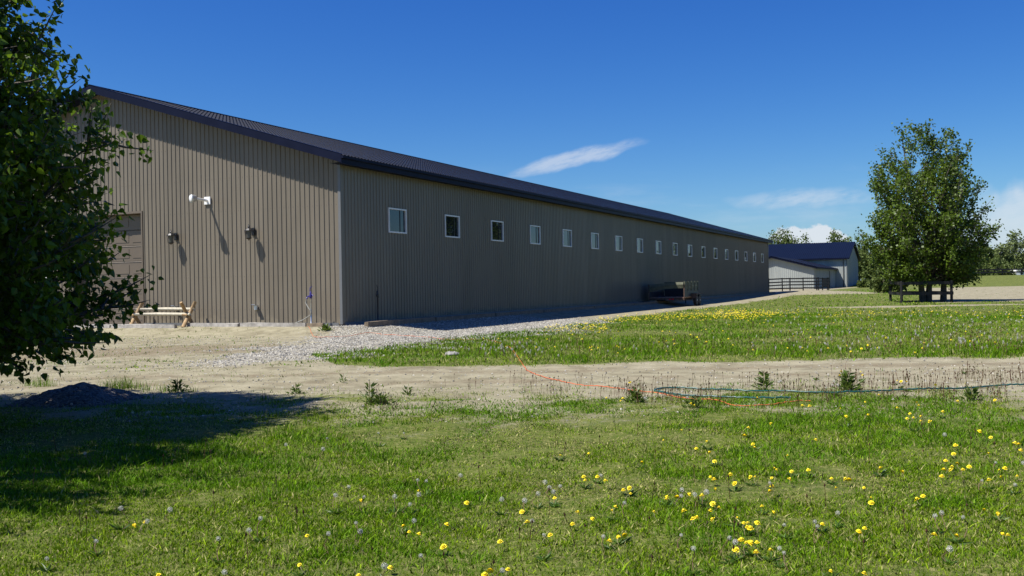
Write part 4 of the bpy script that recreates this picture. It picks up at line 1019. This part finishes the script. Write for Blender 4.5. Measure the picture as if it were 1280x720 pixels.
# ------------------------------------------------------------------ cord and hose on the ground
def ground_line(name, pix, r, mat, label, cat, lift=.012, seed=0):
    pts = [gp(*q) for q in pix]; out = []; rg = np.random.default_rng(seed)
    for i in range(len(pts) - 1):
        p0 = pts[max(i - 1, 0)]; p1 = pts[i]; p2 = pts[i + 1]; p3 = pts[min(i + 2, len(pts) - 1)]
        for k in range(10):
            t = k / 10; v = .5 * ((2 * p1) + (p2 - p0) * t + (2 * p0 - 5 * p1 + 4 * p2 - p3) * t * t + (3 * p1 - p0 - 3 * p2 + p3) * t ** 3)
            v.x += rg.normal(0, .004); v.z = float(gz(v.x, v.y)) + lift + abs(rg.normal(0, .006)); out.append(v)
    mb = MB(); mb.tube(out, r, 6, 0); o = mb.build(name, mat, None, True)
    return tag(o, label, cat)
ground_line('extension_cord', [(383, 407), (386, 412), (394, 415.5), (412, 416), (430, 416.5), (470, 417), (520, 421), (560, 424.5), (610, 425.5), (636, 434), (648, 448), (655, 458), (664, 466), (680, 472), (705, 478), (740, 483), (770, 486), (800, 490), (822, 492), (845, 497), (870, 500), (895, 501), (920, 508), (960, 507), (1000, 502), (1015, 503)], .0065, M['orange'],
            'orange extension cord snaking from the barn across the dirt track', 'cord', .008, 3)
M['whitepatch'] = paint('sun_bleached_hose', (0.42, 0.50, 0.48), 0.35, vary=0.25, scale=2)
ground_line('garden_hose', [(1330, 480), (1280, 482.5), (1240, 484.5), (1200, 487.5), (1165, 488), (1130, 489), (1095, 491), (1050, 492.5), (1010, 492), (975, 490.5), (930, 490.5), (890, 488.5), (850, 486.5), (828, 487), (818, 490), (830, 492.5), (850, 495.5), (890, 497.5), (925, 499), (965, 499.5), (990, 499)], .0125, M['hose'],
            'green garden hose looped along the near edge of the dirt track', 'hose', .02, 4)

# ------------------------------------------------------------------ grass: blades on the lawn, tufts on the track edge, longer grass beyond
def blades(name, X, Y, hgt, wid, rg, lush, five=True, straw=0.3, lean=.5):
    N = len(X); Z = gz(X, Y) - .004; a = rg.uniform(0, 6.283, N); b = rg.uniform(0, 6.283, N)
    side = np.stack([np.cos(a), np.sin(a), 0 * a], -1) * (wid / 2)[:, None]
    ln = np.stack([np.cos(b), np.sin(b), 0 * b], -1) * (hgt * lean * np.abs(rg.normal(0, 1, N)))[:, None]
    base = np.stack([X, Y, Z], -1); top = base + ln + np.array([0, 0, 1.0]) * hgt[:, None]
    k = rg.random(N); g1 = np.array([.052, .128, .003]); g2 = np.array([.275, .400, .010]); g0 = np.array([.066, .205, .003]); st = np.array([.44, .41, .16])
    f_ = np.clip(rg.normal(.48, .36, N), 0, 1)[:, None]; C = g1 * (1 - f_) + g2 * f_
    lu = np.clip(lush, 0, 1)[:, None]; C = C * (1 - lu * .55) + g0 * lu * .55 * (.7 + .6 * f_)
    isS = (k < straw * (1 - .8 * np.clip(lush, 0, 1)))[:, None]; C = np.where(isS, st * (.55 + .7 * f_), C); C = np.where((rg.random(N) < .13)[:, None], C * .28 + np.array([.008, .004, 0]), C)
    if five:
        mid = base + ln * .35 + np.array([0, 0, .55]) * hgt[:, None]
        V = np.stack([base - side, base + side, mid - side * .75, mid + side * .75, top], 1); F = np.array([[0, 1, 3], [0, 3, 2], [2, 3, 4]])
    else:
        V = np.stack([base - side, base + side, top], 1); F = np.array([[0, 1, 2]])
    nv = V.shape[1]; T = (np.arange(N)[:, None, None] * nv + F[None]).reshape(-1, 3)
    return mesh_np(name, V.reshape(-1, 3), T, M['grass'], col=np.repeat(C, nv, 0))

def lush_at(X, Y):
    a = fbm(X + 3, Y + 8, 4, .55); b = fbm(X - 20, Y + 31, 3, 2.3); return sstep(.44, .62, a * .68 + b * .32)
def cover(n, y0, y1, rg, power=1.0, margin=1.48):
    f_ = rg.random(n); y = np.sqrt(y0 ** 2 + f_ * (y1 ** 2 - y0 ** 2)); x = (rg.random(n) - .5) * 2 * (.5246 * margin * y + .4)
    g_, gr_, _ = layout(x, y); return x, y, g_
rg = np.random.default_rng(31)
def grow(name, n, y0, y1, hmean, wmean, five, straw, thr=1.0, lean=.5):
    x, y, g_ = cover(n, y0, y1, rg); pat = fbm(x * 1.0, y, 4, 1.3); ok = rg.random(n) < np.clip(g_ * thr * (.55 + 1.0 * sstep(.3, .62, pat)), 0, 1) * (g_ > .02)
    x, y, g_ = x[ok], y[ok], g_[ok]; lu = lush_at(x, y); N = len(x)
    h = hmean * np.clip(rg.lognormal(0, .38, N), .35, 2.4) * (.80 + .45 * lu) * (.75 + .5 * g_); w = wmean * np.clip(rg.lognormal(-.1, .5, N), .3, 2.6)
    # dry, short patches
    dry = 1 - sstep(.32, .46, fbm(x + 60, y - 9, 4, .6)); h = h * (1 - .45 * dry)
    o = blades(name, x, y, h, w, rg, lu, five, np.clip(straw + .36 * dry, 0, .85), lean); tag(o, kind='stuff'); return o
grow('lawn_grass', 400000, 4.2, 8.2, 0.019, .0062, True, .17, lean=.85)
grow('lawn_grass', 350000, 8.2, 13.2, .022, .0095, False, .17, lean=.85)
grow('track_edge_grass', 155000, 11.4, 24, .032, .0105, False, .34, lean=.65)
grow('meadow_grass', 290000, 18.4, 46, .046, .022, False, .18, lean=.8)
grow('meadow_grass', 90000, 46, 105, .06, .05, False, .18, lean=.8)
# taller tussocks: along the shade line, the wedge tip and the track edge
def tussocks(name, spots, rg, n=70, h=.22, w=.006, spread=.10, straw=.12):
    X = []; Y = []; Hh = []
    for (x, y, s_) in spots:
        k = int(n * s_); X.append(x + rg.normal(0, spread * s_, k)); Y.append(y + rg.normal(0, spread * s_, k)); Hh.append(h * s_ * rg.uniform(.4, 1.15, k))
    X = np.concatenate(X); Y = np.concatenate(Y); Hh = np.concatenate(Hh)
    o = blades(name, X, Y, Hh, w * rg.uniform(.6, 1.4, len(X)), rg, np.full(len(X), .55), True, straw, .4); return tag(o, kind='stuff')
sp_ = []
for px, py, s_ in [(140, 487, 1.0), (150, 486, 1.1), (160, 486, .9), (172, 487, .8), (185, 488, .6), (40, 482, .8), (52, 483, .9), (60, 484, .7), (150, 490, .8), (205, 489, .6), (240, 490, .5),
                   (330, 500, .5), (345, 522, .6), (360, 540, .6), (385, 532, .6), (340, 545, .6), (365, 520, .55), (405, 525, .5), (320, 560, .5), (300, 572, .45), (280, 580, .5), (260, 590, .45)]:
    q = gp(px, py); sp_.append((q.x, q.y, s_))
tussocks('tall_grass', sp_, rg)
sp_ = []
for i in range(150):
    px = rg.uniform(430, 1280); py = rg.uniform(432, 447) if px > 480 else rg.uniform(440, 452)
    q = gp(px, py); g_ = float(layout(q.x, q.y)[0])
    if g_ > .5: sp_.append((q.x, q.y, rg.uniform(.5, 1.0)))
for i in range(60):
    q = gp(rg.uniform(540, 900), rg.uniform(420, 436)); sp_.append((q.x, q.y, rg.uniform(.5, 1.1)))
tussocks('tall_grass', sp_, rg, n=60, h=.13, w=.014, spread=.28)
sp_ = []
for i in range(130):
    q = gp(rg.uniform(420, 1290), rg.uniform(484, 545)); sp_.append((q.x, q.y, rg.uniform(.35, .8)))
tussocks('tall_grass', sp_, rg, n=40, h=.075, w=.006, spread=.12, straw=.2)

# dry flower stalks standing along the track and in the lawn
def stalks(name, spots, rg, h0, h1, w, heads=True, label=None):
    V = []; T = []; Cc = []; o = 0
    for (x, y) in spots:
        z = float(gz(x, y)); h = rg.uniform(h0, h1); lx, ly = rg.normal(0, .12, 2) * h; a = rg.uniform(0, 3.14); c = np.array([math.cos(a), math.sin(a), 0]) * w / 2
        b = np.array([x, y, z]); t = b + np.array([lx, ly, h]); mid = b + np.array([lx * .3, ly * .3, h * .5])
        pts = [b - c, b + c, mid - c * .8, mid + c * .8, t - c * .7, t + c * .7]; tr = [[0, 1, 3], [0, 3, 2], [2, 3, 5], [2, 5, 4]]
        c2 = np.array([-c[1], c[0], 0]); pts += [b - c2, b + c2, t + c2 * .7, t - c2 * .7]; tr += [[6, 7, 8], [6, 8, 9]]
        if heads:
            hw = w * 2.1; k = len(pts); pts += [t + np.array([hw, 0, .004]), t + np.array([-hw * .5, hw * .87, .004]), t + np.array([-hw * .5, -hw * .87, .004]), t + np.array([0, 0, .022]), t - np.array([0, 0, .01])]
            tr += [[k, k + 1, k + 3], [k + 1, k + 2, k + 3], [k + 2, k, k + 3], [k, k + 4, k + 1], [k + 1, k + 4, k + 2], [k + 2, k + 4, k]]
        V += pts; T += [[i + o for i in f_] for f_ in tr]; o += len(pts)
        cc = np.array([.15, .075, .045]) * rg.uniform(.6, 1.3) if rg.random() < .7 else np.array([.16, .15, .06]) * rg.uniform(.7, 1.2); Cc += [cc] * len(pts)
    return tag(mesh_np(name, np.array(V), np.array(T), M['grass'], col=np.array(Cc)), kind='stuff')
sp_ = []
cl_ = [(790, 490, 20), (775, 492, 10), (800, 495, 18), (815, 500, 14), (845, 500, 10), (870, 490, 10), (880, 505, 12), (905, 505, 10), (955, 480, 16), (1000, 490, 8), (1020, 490, 10), (1060, 480, 16), (1075, 482, 12), (1118, 487, 18), (1140, 480, 12), (1155, 484, 14), (1190, 478, 10), (1207, 475, 14), (1222, 470, 18), (1245, 480, 16), (1265, 474, 16), (1280, 478, 12), (690, 490, 8), (660, 482, 6), (1000, 505, 10), (1040, 505, 10), (1180, 500, 14), (1240, 496, 14), (1100, 500, 10), (585, 485, 6), (482, 512, 8), (468, 500, 5)]
for (px, py, k) in cl_:
    for i in range(int(k * 1.6)):
        q = gp(px + rg.normal(0, 11), py + rg.normal(0, 4)); sp_.append((q.x, q.y))
for i in range(240): q = gp(rg.uniform(640, 1290), rg.uniform(474, 508)); sp_.append((q.x, q.y))
for i in range(90): q = gp(rg.uniform(20, 1275), rg.uniform(520, 718)); sp_.append((q.x, q.y))
stalks('dry_stalks', sp_, rg, .05, .19, .0042)
sp_ = []
for i in range(500):
    q = gp(rg.uniform(440, 1280), rg.uniform(384, 446)); g_ = float(layout(q.x, q.y)[0])
    if g_ > .4: sp_.append((q.x, q.y))
stalks('dry_stalks', sp_, rg, .08, .2, .011)

# broad-leaved weeds
def weed(loc, h, n, seed, label, group=None, mat='weedleaf', w=.16):
    rg = np.random.default_rng(seed); L_ = []; A = []; P = []; Wd = []; wood = MB()
    root = empty('weed', loc, rg.uniform(0, 6), label, 'weed', group)
    for i in range(n):
        a = rg.uniform(0, 6.283); f_ = rg.random(); zz = h * .75 * f_
        if rg.random() < .55: P.append((math.cos(a) * .02, math.sin(a) * .02, zz)); A.append((math.cos(a), math.sin(a), rg.uniform(.2, 1.5))); l_ = w * rg.uniform(.6, 1.2)
        else: r_ = w * 1.5 * rg.random() ** .7; P.append((math.cos(a) * r_, math.sin(a) * r_, h * rg.random() ** 2 * .45)); A.append((math.cos(a), math.sin(a), rg.uniform(.3, 1.0))); l_ = w * rg.uniform(.5, 1.0)
        L_.append(l_); Wd.append(l_ * rg.uniform(.16, .24))
    wood.tube([(0, 0, -.02), (.01, 0, h * .5), (.015, .01, h * .95)], [.006, .005, .003], 5); wood.build('stalk', M['stem'], root)
    leaves_mesh('leaves', np.array(P), np.array(A), np.array(L_), np.array(Wd), M[mat], root, np.clip(rg.normal(.45, .2, n), 0, 1), rg, True)
for i, (px, py, h, n, w, lb) in enumerate([
        (463, 505, .34, 46, .15, 'tall leafy weed with a side shoot, alone on the sparse ground left of the middle'),
        (476, 506, .14, 40, .16, 'low dark weed at the foot of the tall leafy weed'),
        (429, 478, .16, 16, .12, 'small upright weed on the dirt left of the tall leafy weed'),
        (222, 490, .22, 60, .16, 'bushy dark green weed at the rear edge of the tree shade'),
        (371, 492, .16, 30, .13, 'dark weed at the right tip of the tree shade'),
        (955, 488, .30, 46, .15, 'dark leafy weed among dry stalks at the track edge, right of the hose loop'),
        (1060, 488, .28, 80, .19, 'large bright green weed with yellow flowers at the track edge'),
        (407, 411, .22, 60, .24, 'round green weed on the dirt beside the timber stub'),
        (267, 405, .42, 40, .22, 'thin green weed growing against the gable wall right of the rail'),
        (307, 404, .3, 16, .2, 'wispy weed against the gable wall below the far lantern'),
        (510, 494, .13, 20, .12, 'small weed on the sparse ground right of the tall leafy weed'),
        (1215, 500, .17, 40, .15, 'dark weed in the dry stalks at the right end of the track edge'),
        (795, 503, .18, 60, .15, 'brown green weed beside the loop of the hose'),
        (870, 510, .15, 40, .14, 'low weed below the end of the orange cord')]):
    q = gp(px, py); weed(q, h, int(n * 1.7), 300 + i, lb, 'weeds on the dirt', w=w * .58)

# ------------------------------------------------------------------ dandelions
def dandelion_head(rg, r=.021, n=26):
    """two rings of strap petals and a domed middle"""
    V = []; F = []
    for (ring, ro, zo, k) in ((0, 1.0, -.004, n), (1, .74, .004, n - 6), (2, .45, .009, n - 12)):
        for i in range(k):
            a = 2 * math.pi * (i + .5 * ring) / k + rg.normal(0, .05); rr = r * ro * rg.uniform(.88, 1.1); w = r * .16
            c, s = math.cos(a), math.sin(a); o = len(V)
            V += [(c * r * .12 + s * w * .4, s * r * .12 - c * w * .4, zo * .4), (c * r * .12 - s * w * .4, s * r * .12 + c * w * .4, zo * .4),
                  (c * rr - s * w, s * rr + c * w, zo + rg.normal(0, .0012)), (c * rr + s * w, s * rr - c * w, zo + rg.normal(0, .0012))]
            F.append((o, o + 1, o + 2, o + 3))
    o = len(V); k = 10
    for (ra, z) in ((.5, .006), (.3, .0125)):
        for i in range(k): a = 2 * math.pi * i / k; V.append((math.cos(a) * r * ra, math.sin(a) * r * ra, z))
    V.append((0, 0, .0145))
    for i in range(k): F.append((o + i, o + (i + 1) % k, o + k + (i + 1) % k, o + k + i)); F.append((o + k + i, o + k + (i + 1) % k, o + 2 * k))
    return V, F
def seed_head(rg, r=.021):
    V = []; F = []; k = 64
    for i in range(k):
        z = 1 - 2 * (i + .5) / k; a = i * 2.39996; q = math.sqrt(1 - z * z); d = Vector((q * math.cos(a), q * math.sin(a), z)); e = d.orthogonal().normalized(); g_ = d.cross(e); o = len(V); s_ = r * .155
        for t in range(5): w_ = 2 * math.pi * t / 5 + a; V.append(tuple(d * r * (1 - .06 * (t % 2)) * rg.uniform(.95, 1.04) + (e * math.cos(w_) + g_ * math.sin(w_)) * s_))
        F.append(tuple(range(o, o + 5)))
    o = len(V)
    for (ra, z) in ((.0, -.006), (.006, -.003), (.006, .003), (0.001, .006)):
        for i in range(6): a = i * math.pi / 3; V.append((math.cos(a) * ra, math.sin(a) * ra, z))
    for j in range(3):
        for i in range(6): F.append((o + j * 6 + i, o + j * 6 + (i + 1) % 6, o + j * 6 + 6 + (i + 1) % 6, o + j * 6 + 6 + i))
    return V, F
def me_of(name, vf, mats, mi=None):
    me = bpy.data.meshes.new(name); me.from_pydata(vf[0], [], vf[1])
    for m_ in mats: me.materials.append(m_)
    if mi: me.polygons.foreach_set('material_index', mi)
    me.update(); return me
rgd = np.random.default_rng(41)
HEADS = [me_of('flower_head', dandelion_head(rgd), [M['yellow']]) for _ in range(5)]
SEEDS = [me_of('seed_head', seed_head(rgd), [M['fluff']]) for _ in range(3)]
def stem_mesh(mat):
    b = MB(); b.tube([(0, 0, -1.0), (.05, .02, -.6), (.03, .0, -.25), (0, 0, 0)], [.0022, .002, .002, .0028], 5)
    return me_of('stem', (b.v, b.f), [mat])
STEMS = [stem_mesh(M['stem']), stem_mesh(M['brownstem'])]
def rosette_mesh(rg):
    n = 11; a = np.arange(n) * 2.4 + rg.normal(0, .2, n); A = np.stack([np.cos(a), np.sin(a), rg.uniform(.15, .9, n)], -1)
    o = leaves_mesh('leaf_rosette', np.zeros((n, 3)), A, rg.uniform(.06, .12, n), rg.uniform(.009, .014, n), M['rosette'], None, rg.random(n), rg, True)
    me = o.data; bpy.data.objects.remove(o); return me
ROS = [rosette_mesh(rgd) for _ in range(3)]
def single_mesh(head, hm, stemmat, sc):
    """flower and stem as one mesh for the ones far off"""
    v, f = head; b = MB(); b.add(v, f, 0); b.tube([(0, 0, -.1), (0, 0, 0)], [.004, .004], 4, 1)
    return me_of('dandelion', ([tuple(c * sc for c in q) for q in b.v], b.f), [hm, stemmat], b.m)
FAR_Y = [single_mesh(dandelion_head(rgd, n=14), M['yellow'], M['stem'], 1.0) for _ in range(3)]
FAR_S = [single_mesh(seed_head(rgd), M['fluff'], M['brownstem'], 1.0) for _ in range(2)]
NO = {'y': 0, 's': 0}
def near_flower(kind, x, y, h, label, group):
    z = float(gz(x, y)); sc = rgd.uniform(.55, 1.04) * (1.0 if kind == 'y' else .9)
    r = empty('dandelion' if kind == 'y' else 'dandelion_clock', (x, y, z), rgd.uniform(0, 6.28), label, 'flower', group); r.empty_display_size = .03
    hd = bpy.data.objects.new('flower_head' if kind == 'y' else 'seed_head', (HEADS if kind == 'y' else SEEDS)[int(rgd.integers(5 if kind == 'y' else 3))]); COL.objects.link(hd)
    hd.parent = r; hd.location = (0, 0, h); hd.scale = (sc,) * 3; hd.rotation_euler = (rgd.normal(0, .36), rgd.normal(0, .36), rgd.uniform(0, 6.28))
    st = bpy.data.objects.new('stem', STEMS[0 if kind == 'y' else 1]); COL.objects.link(st); st.parent = r; st.location = (0, 0, h - .003); st.scale = (1, 1, h)
    if rgd.random() < .3:
        ro = bpy.data.objects.new('leaf_rosette', ROS[int(rgd.integers(3))]); COL.objects.link(ro); ro.parent = r; ro.scale = (rgd.uniform(.5, .9),) * 3; ro.rotation_euler = (0, 0, rgd.uniform(0, 6.28)); ro.location = (0, 0, .004)
    NO[kind] += 1
def far_flower(kind, x, y, h, label, group):
    z = float(gz(x, y)); me = (FAR_Y if kind == 'y' else FAR_S)[int(rgd.integers(3 if kind == 'y' else 2))]
    o = bpy.data.objects.new('dandelion' if kind == 'y' else 'dandelion_clock', me); COL.objects.link(o); o.location = (x, y, z + h); s_ = rgd.uniform(.9, 1.25) * (1.0 if kind == 'y' else .7); o.scale = (s_, s_, h / .1 if h > .1 else 1)
    o.rotation_euler = (rgd.normal(0, .2), rgd.normal(0, .2), rgd.uniform(0, 6.28)); tag(o, label, 'flower', group); NO[kind] += 1
def tile(x0, y0, s, lst): return [(x0 + a / s, y0 + b / s) for a, b in lst]
YEL = tile(640, 540, 4, [(758,41),(974,46),(922,81),(988,102),(1013,146),(1163,17),(1205,60),(1213,77),(242,116),(384,106),(650,151),(358,222),(366,240),(427,222),(467,243),(556,289),(594,307),(586,279),(776,324),(771,336),(827,325),(889,311),(950,316),(1018,284),(1011,236),(993,224),(1092,212),(1113,256),(1192,224),(1216,224),(1004,358),(1036,376),(993,392),(1003,437),(859,394),(925,426),(905,433),(710,398),(519,372),(501,391),(329,401),(404,433),(302,459),(213,329),(49,398),(76,449),(190,514),(489,545),(533,526),(563,516),(1250,370),(1128,429),(1160,454),(1180,455),(1227,453),(1176,473),(1192,480),(1137,545),(1148,538),(1172,552),(1196,553),(1226,551),(1120,587),(1222,601)])
YEL += tile(960, 540, 4, [(240,38),(98,118),(33,181),(44,188),(118,196),(202,189),(18,229),(109,235),(22,272),(10,295),(318,231),(388,234),(405,238),(340,279),(481,278),(563,180),(672,199),(515,329),(517,352),(746,335),(775,319),(30,400),(273,459),(455,495),(463,507),(484,480),(832,511),(944,518),(1062,3),(1114,26),(938,65),(928,108),(889,142),(921,172),(947,157),(880,188),(914,188),(975,187),(1006,172),(870,220),(1103,107),(1237,54),(1254,61),(1265,90),(1157,190),(1186,180),(1105,238),(1166,224),(1247,219),(1081,388),(1153,410),(1176,509),(1200,514),(13,590),(315,695),(482,705)])
YEL += tile(320, 540, 4, [(526,342),(813,293),(1054,353),(737,470),(766,499),(817,509),(956,461),(255,518),(937,572),(1220,547),(218,664),(672,679),(513,716),(1171,693),(1145,712),(1260,686)])
YEL += tile(0, 560, 4, [(674,387),(724,370),(790,636)])
YTR = tile(960, 350, 3.79, [(347,432),(340,451),(440,434),(448,450),(612,476),(630,480),(657,481),(794,496),(526,543),(461,577),(163,594),(197,596),(342,609),(475,637),(372,645),(612,604),(705,580),(715,594),(673,632),(660,655),(690,651),(725,646),(724,668),(766,669),(829,623),(900,574),(1075,568),(1005,716),(13,680)]) + tile(640, 370, 4, [(472,508),(555,511),(543,523),(590,431),(895,538),(912,546),(1183,657),(848,671),(1227,508)])
WHI = tile(640, 540, 4, [(165,251),(186,278),(242,271),(207,298),(131,308),(63,343),(850,289),(847,319),(914,312),(562,355),(847,516),(1088,530),(1117,550),(908,582),(101,444),(160,514),(457,523),(445,217),(973,300)])
WHI += tile(960, 540, 4, [(1139,153),(1071,242),(1237,264),(836,420),(869,403),(977,426),(235,448),(247,472),(58,582),(80,604),(910,584),(884,13),(82,464),(10,255),(1278,155),(350,405)])
WHI += tile(320, 540, 4, [(150,63),(355,31),(464,274),(397,316),(540,325),(694,323),(769,362),(808,240),(852,245),(813,312),(1023,217),(1229,337),(22,433),(500,455),(521,496),(362,508),(824,619),(642,670),(1231,691),(790,443),(335,85),(612,5),(740,5)])
WHI += tile(0, 560, 4, [(603,301),(480,466),(233,553),(1091,453),(1245,411),(1121,621),(735,366),(850,308)])
WTR = tile(960, 350, 3.79, [(52,482),(61,478),(228,437),(312,480),(331,497),(306,497),(590,430),(603,432),(375,380),(755,440),(930,405),(1130,480),(645,485),(275,510)]) + tile(640, 370, 4, [(545,465),(570,462),(665,510),(877,507),(1265,320)]) + tile(0, 400, 3, [(470,332), (497,347), (556,345), (893,325), (685,300), (318,500), (268,315)])
for (px, py) in YEL:
    h = rgd.uniform(.045, .085); q = gp(px, py, h); near_flower('y', q.x, q.y, h, 'yellow dandelion in bloom in the near lawn, this side of the hose', 'yellow dandelions in the near lawn')
for (px, py) in WHI:
    h = rgd.uniform(.07, .15); q = gp(px, py, h); near_flower('s', q.x, q.y, h, 'round white dandelion clock on a stalk in the near lawn', 'dandelion clocks in the near lawn')
for (px, py) in YTR:
    h = rgd.uniform(.08, .16); q = gp(px, py, h); near_flower('y', q.x, q.y, h, 'yellow dandelion among dry stalks near the hose and track edge', 'yellow dandelions at the track edge')
for (px, py) in WTR:
    h = rgd.uniform(.12, .22); q = gp(px, py, h); near_flower('s', q.x, q.y, h, 'white dandelion clock among dry stalks at the near edge of the track', 'dandelion clocks at the track edge')
# the meadow beyond the track: dense yellow drift along its far side, scattered elsewhere
far = []
for i in range(2600):
    k = rgd.random()
    if k < .28: px, py = rgd.normal(922, 24), rgd.normal(392, 3.2)
    elif k < .62: px = rgd.uniform(745, 965); py = 397 - .02 * (px - 745) + rgd.normal(0, 3.0)
    elif k < .72: px = rgd.uniform(680, 760); py = rgd.normal(409, 3.5)
    elif k < .86: px = rgd.uniform(960, 1280); py = 387 + rgd.normal(4, 3)
    else: px = rgd.uniform(600, 1280); py = rgd.uniform(390, 442)
    q = gp(px, py, .1)
    if q.y > 18.8 and float(layout(q.x, q.y)[0]) > .45: far.append((q.y, q.x))
far = far[:900]; far.sort()
nY = max(0, 298 - NO['y'])
for (y, x) in far[:nY]: far_flower('y', x, y, rgd.uniform(.09, .15), 'yellow dandelion in the meadow beyond the dirt track', 'yellow dandelions beyond the track')
def many(name, pts, kind, rg):
    v, f = dandelion_head(rg, r=.032, n=14) if kind == 'y' else seed_head(rg, r=.026); v = np.array(v); V = []; F = []; o = 0
    for (y, x) in pts:
        z = float(gz(x, y)) + rg.uniform(.08, .15); V.append(v * rg.uniform(.9, 1.35) + np.array([x, y, z])); F += [tuple(i + o for i in g_) for g_ in f]; o += len(v)
    V = np.concatenate(V); me = bpy.data.meshes.new(name); me.from_pydata(V.tolist(), [], F); me.materials.append(M['yellow'] if kind == 'y' else M['fluff']); me.update()
    o_ = bpy.data.objects.new(name, me); COL.objects.link(o_); return tag(o_, kind='stuff')
if far[nY:]: many('dandelion_drift', far[nY:], 'y', rgd)
farw = []
for i in range(900):
    k = rgd.random()
    if k < .16: px, py = rgd.normal(640, 24), rgd.normal(437, 5)
    elif k < .75: px, py = rgd.uniform(960, 1280), rgd.uniform(385, 440)
    else: px, py = rgd.uniform(560, 1280), rgd.uniform(382, 445)
    q = gp(px, py, .12)
    if q.y > 18.8 and float(layout(q.x, q.y)[0]) > .45: farw.append((q.y, q.x))
farw = farw[:300]; farw.sort(); nW = max(0, 290 - NO['s'])
for (y, x) in farw[:nW]: far_flower('s', x, y, rgd.uniform(.12, .2), 'white dandelion clock in the meadow beyond the dirt track', 'dandelion clocks beyond the track')
if farw[nW:]: many('dandelion_clock_drift', farw[nW:], 's', rgd)
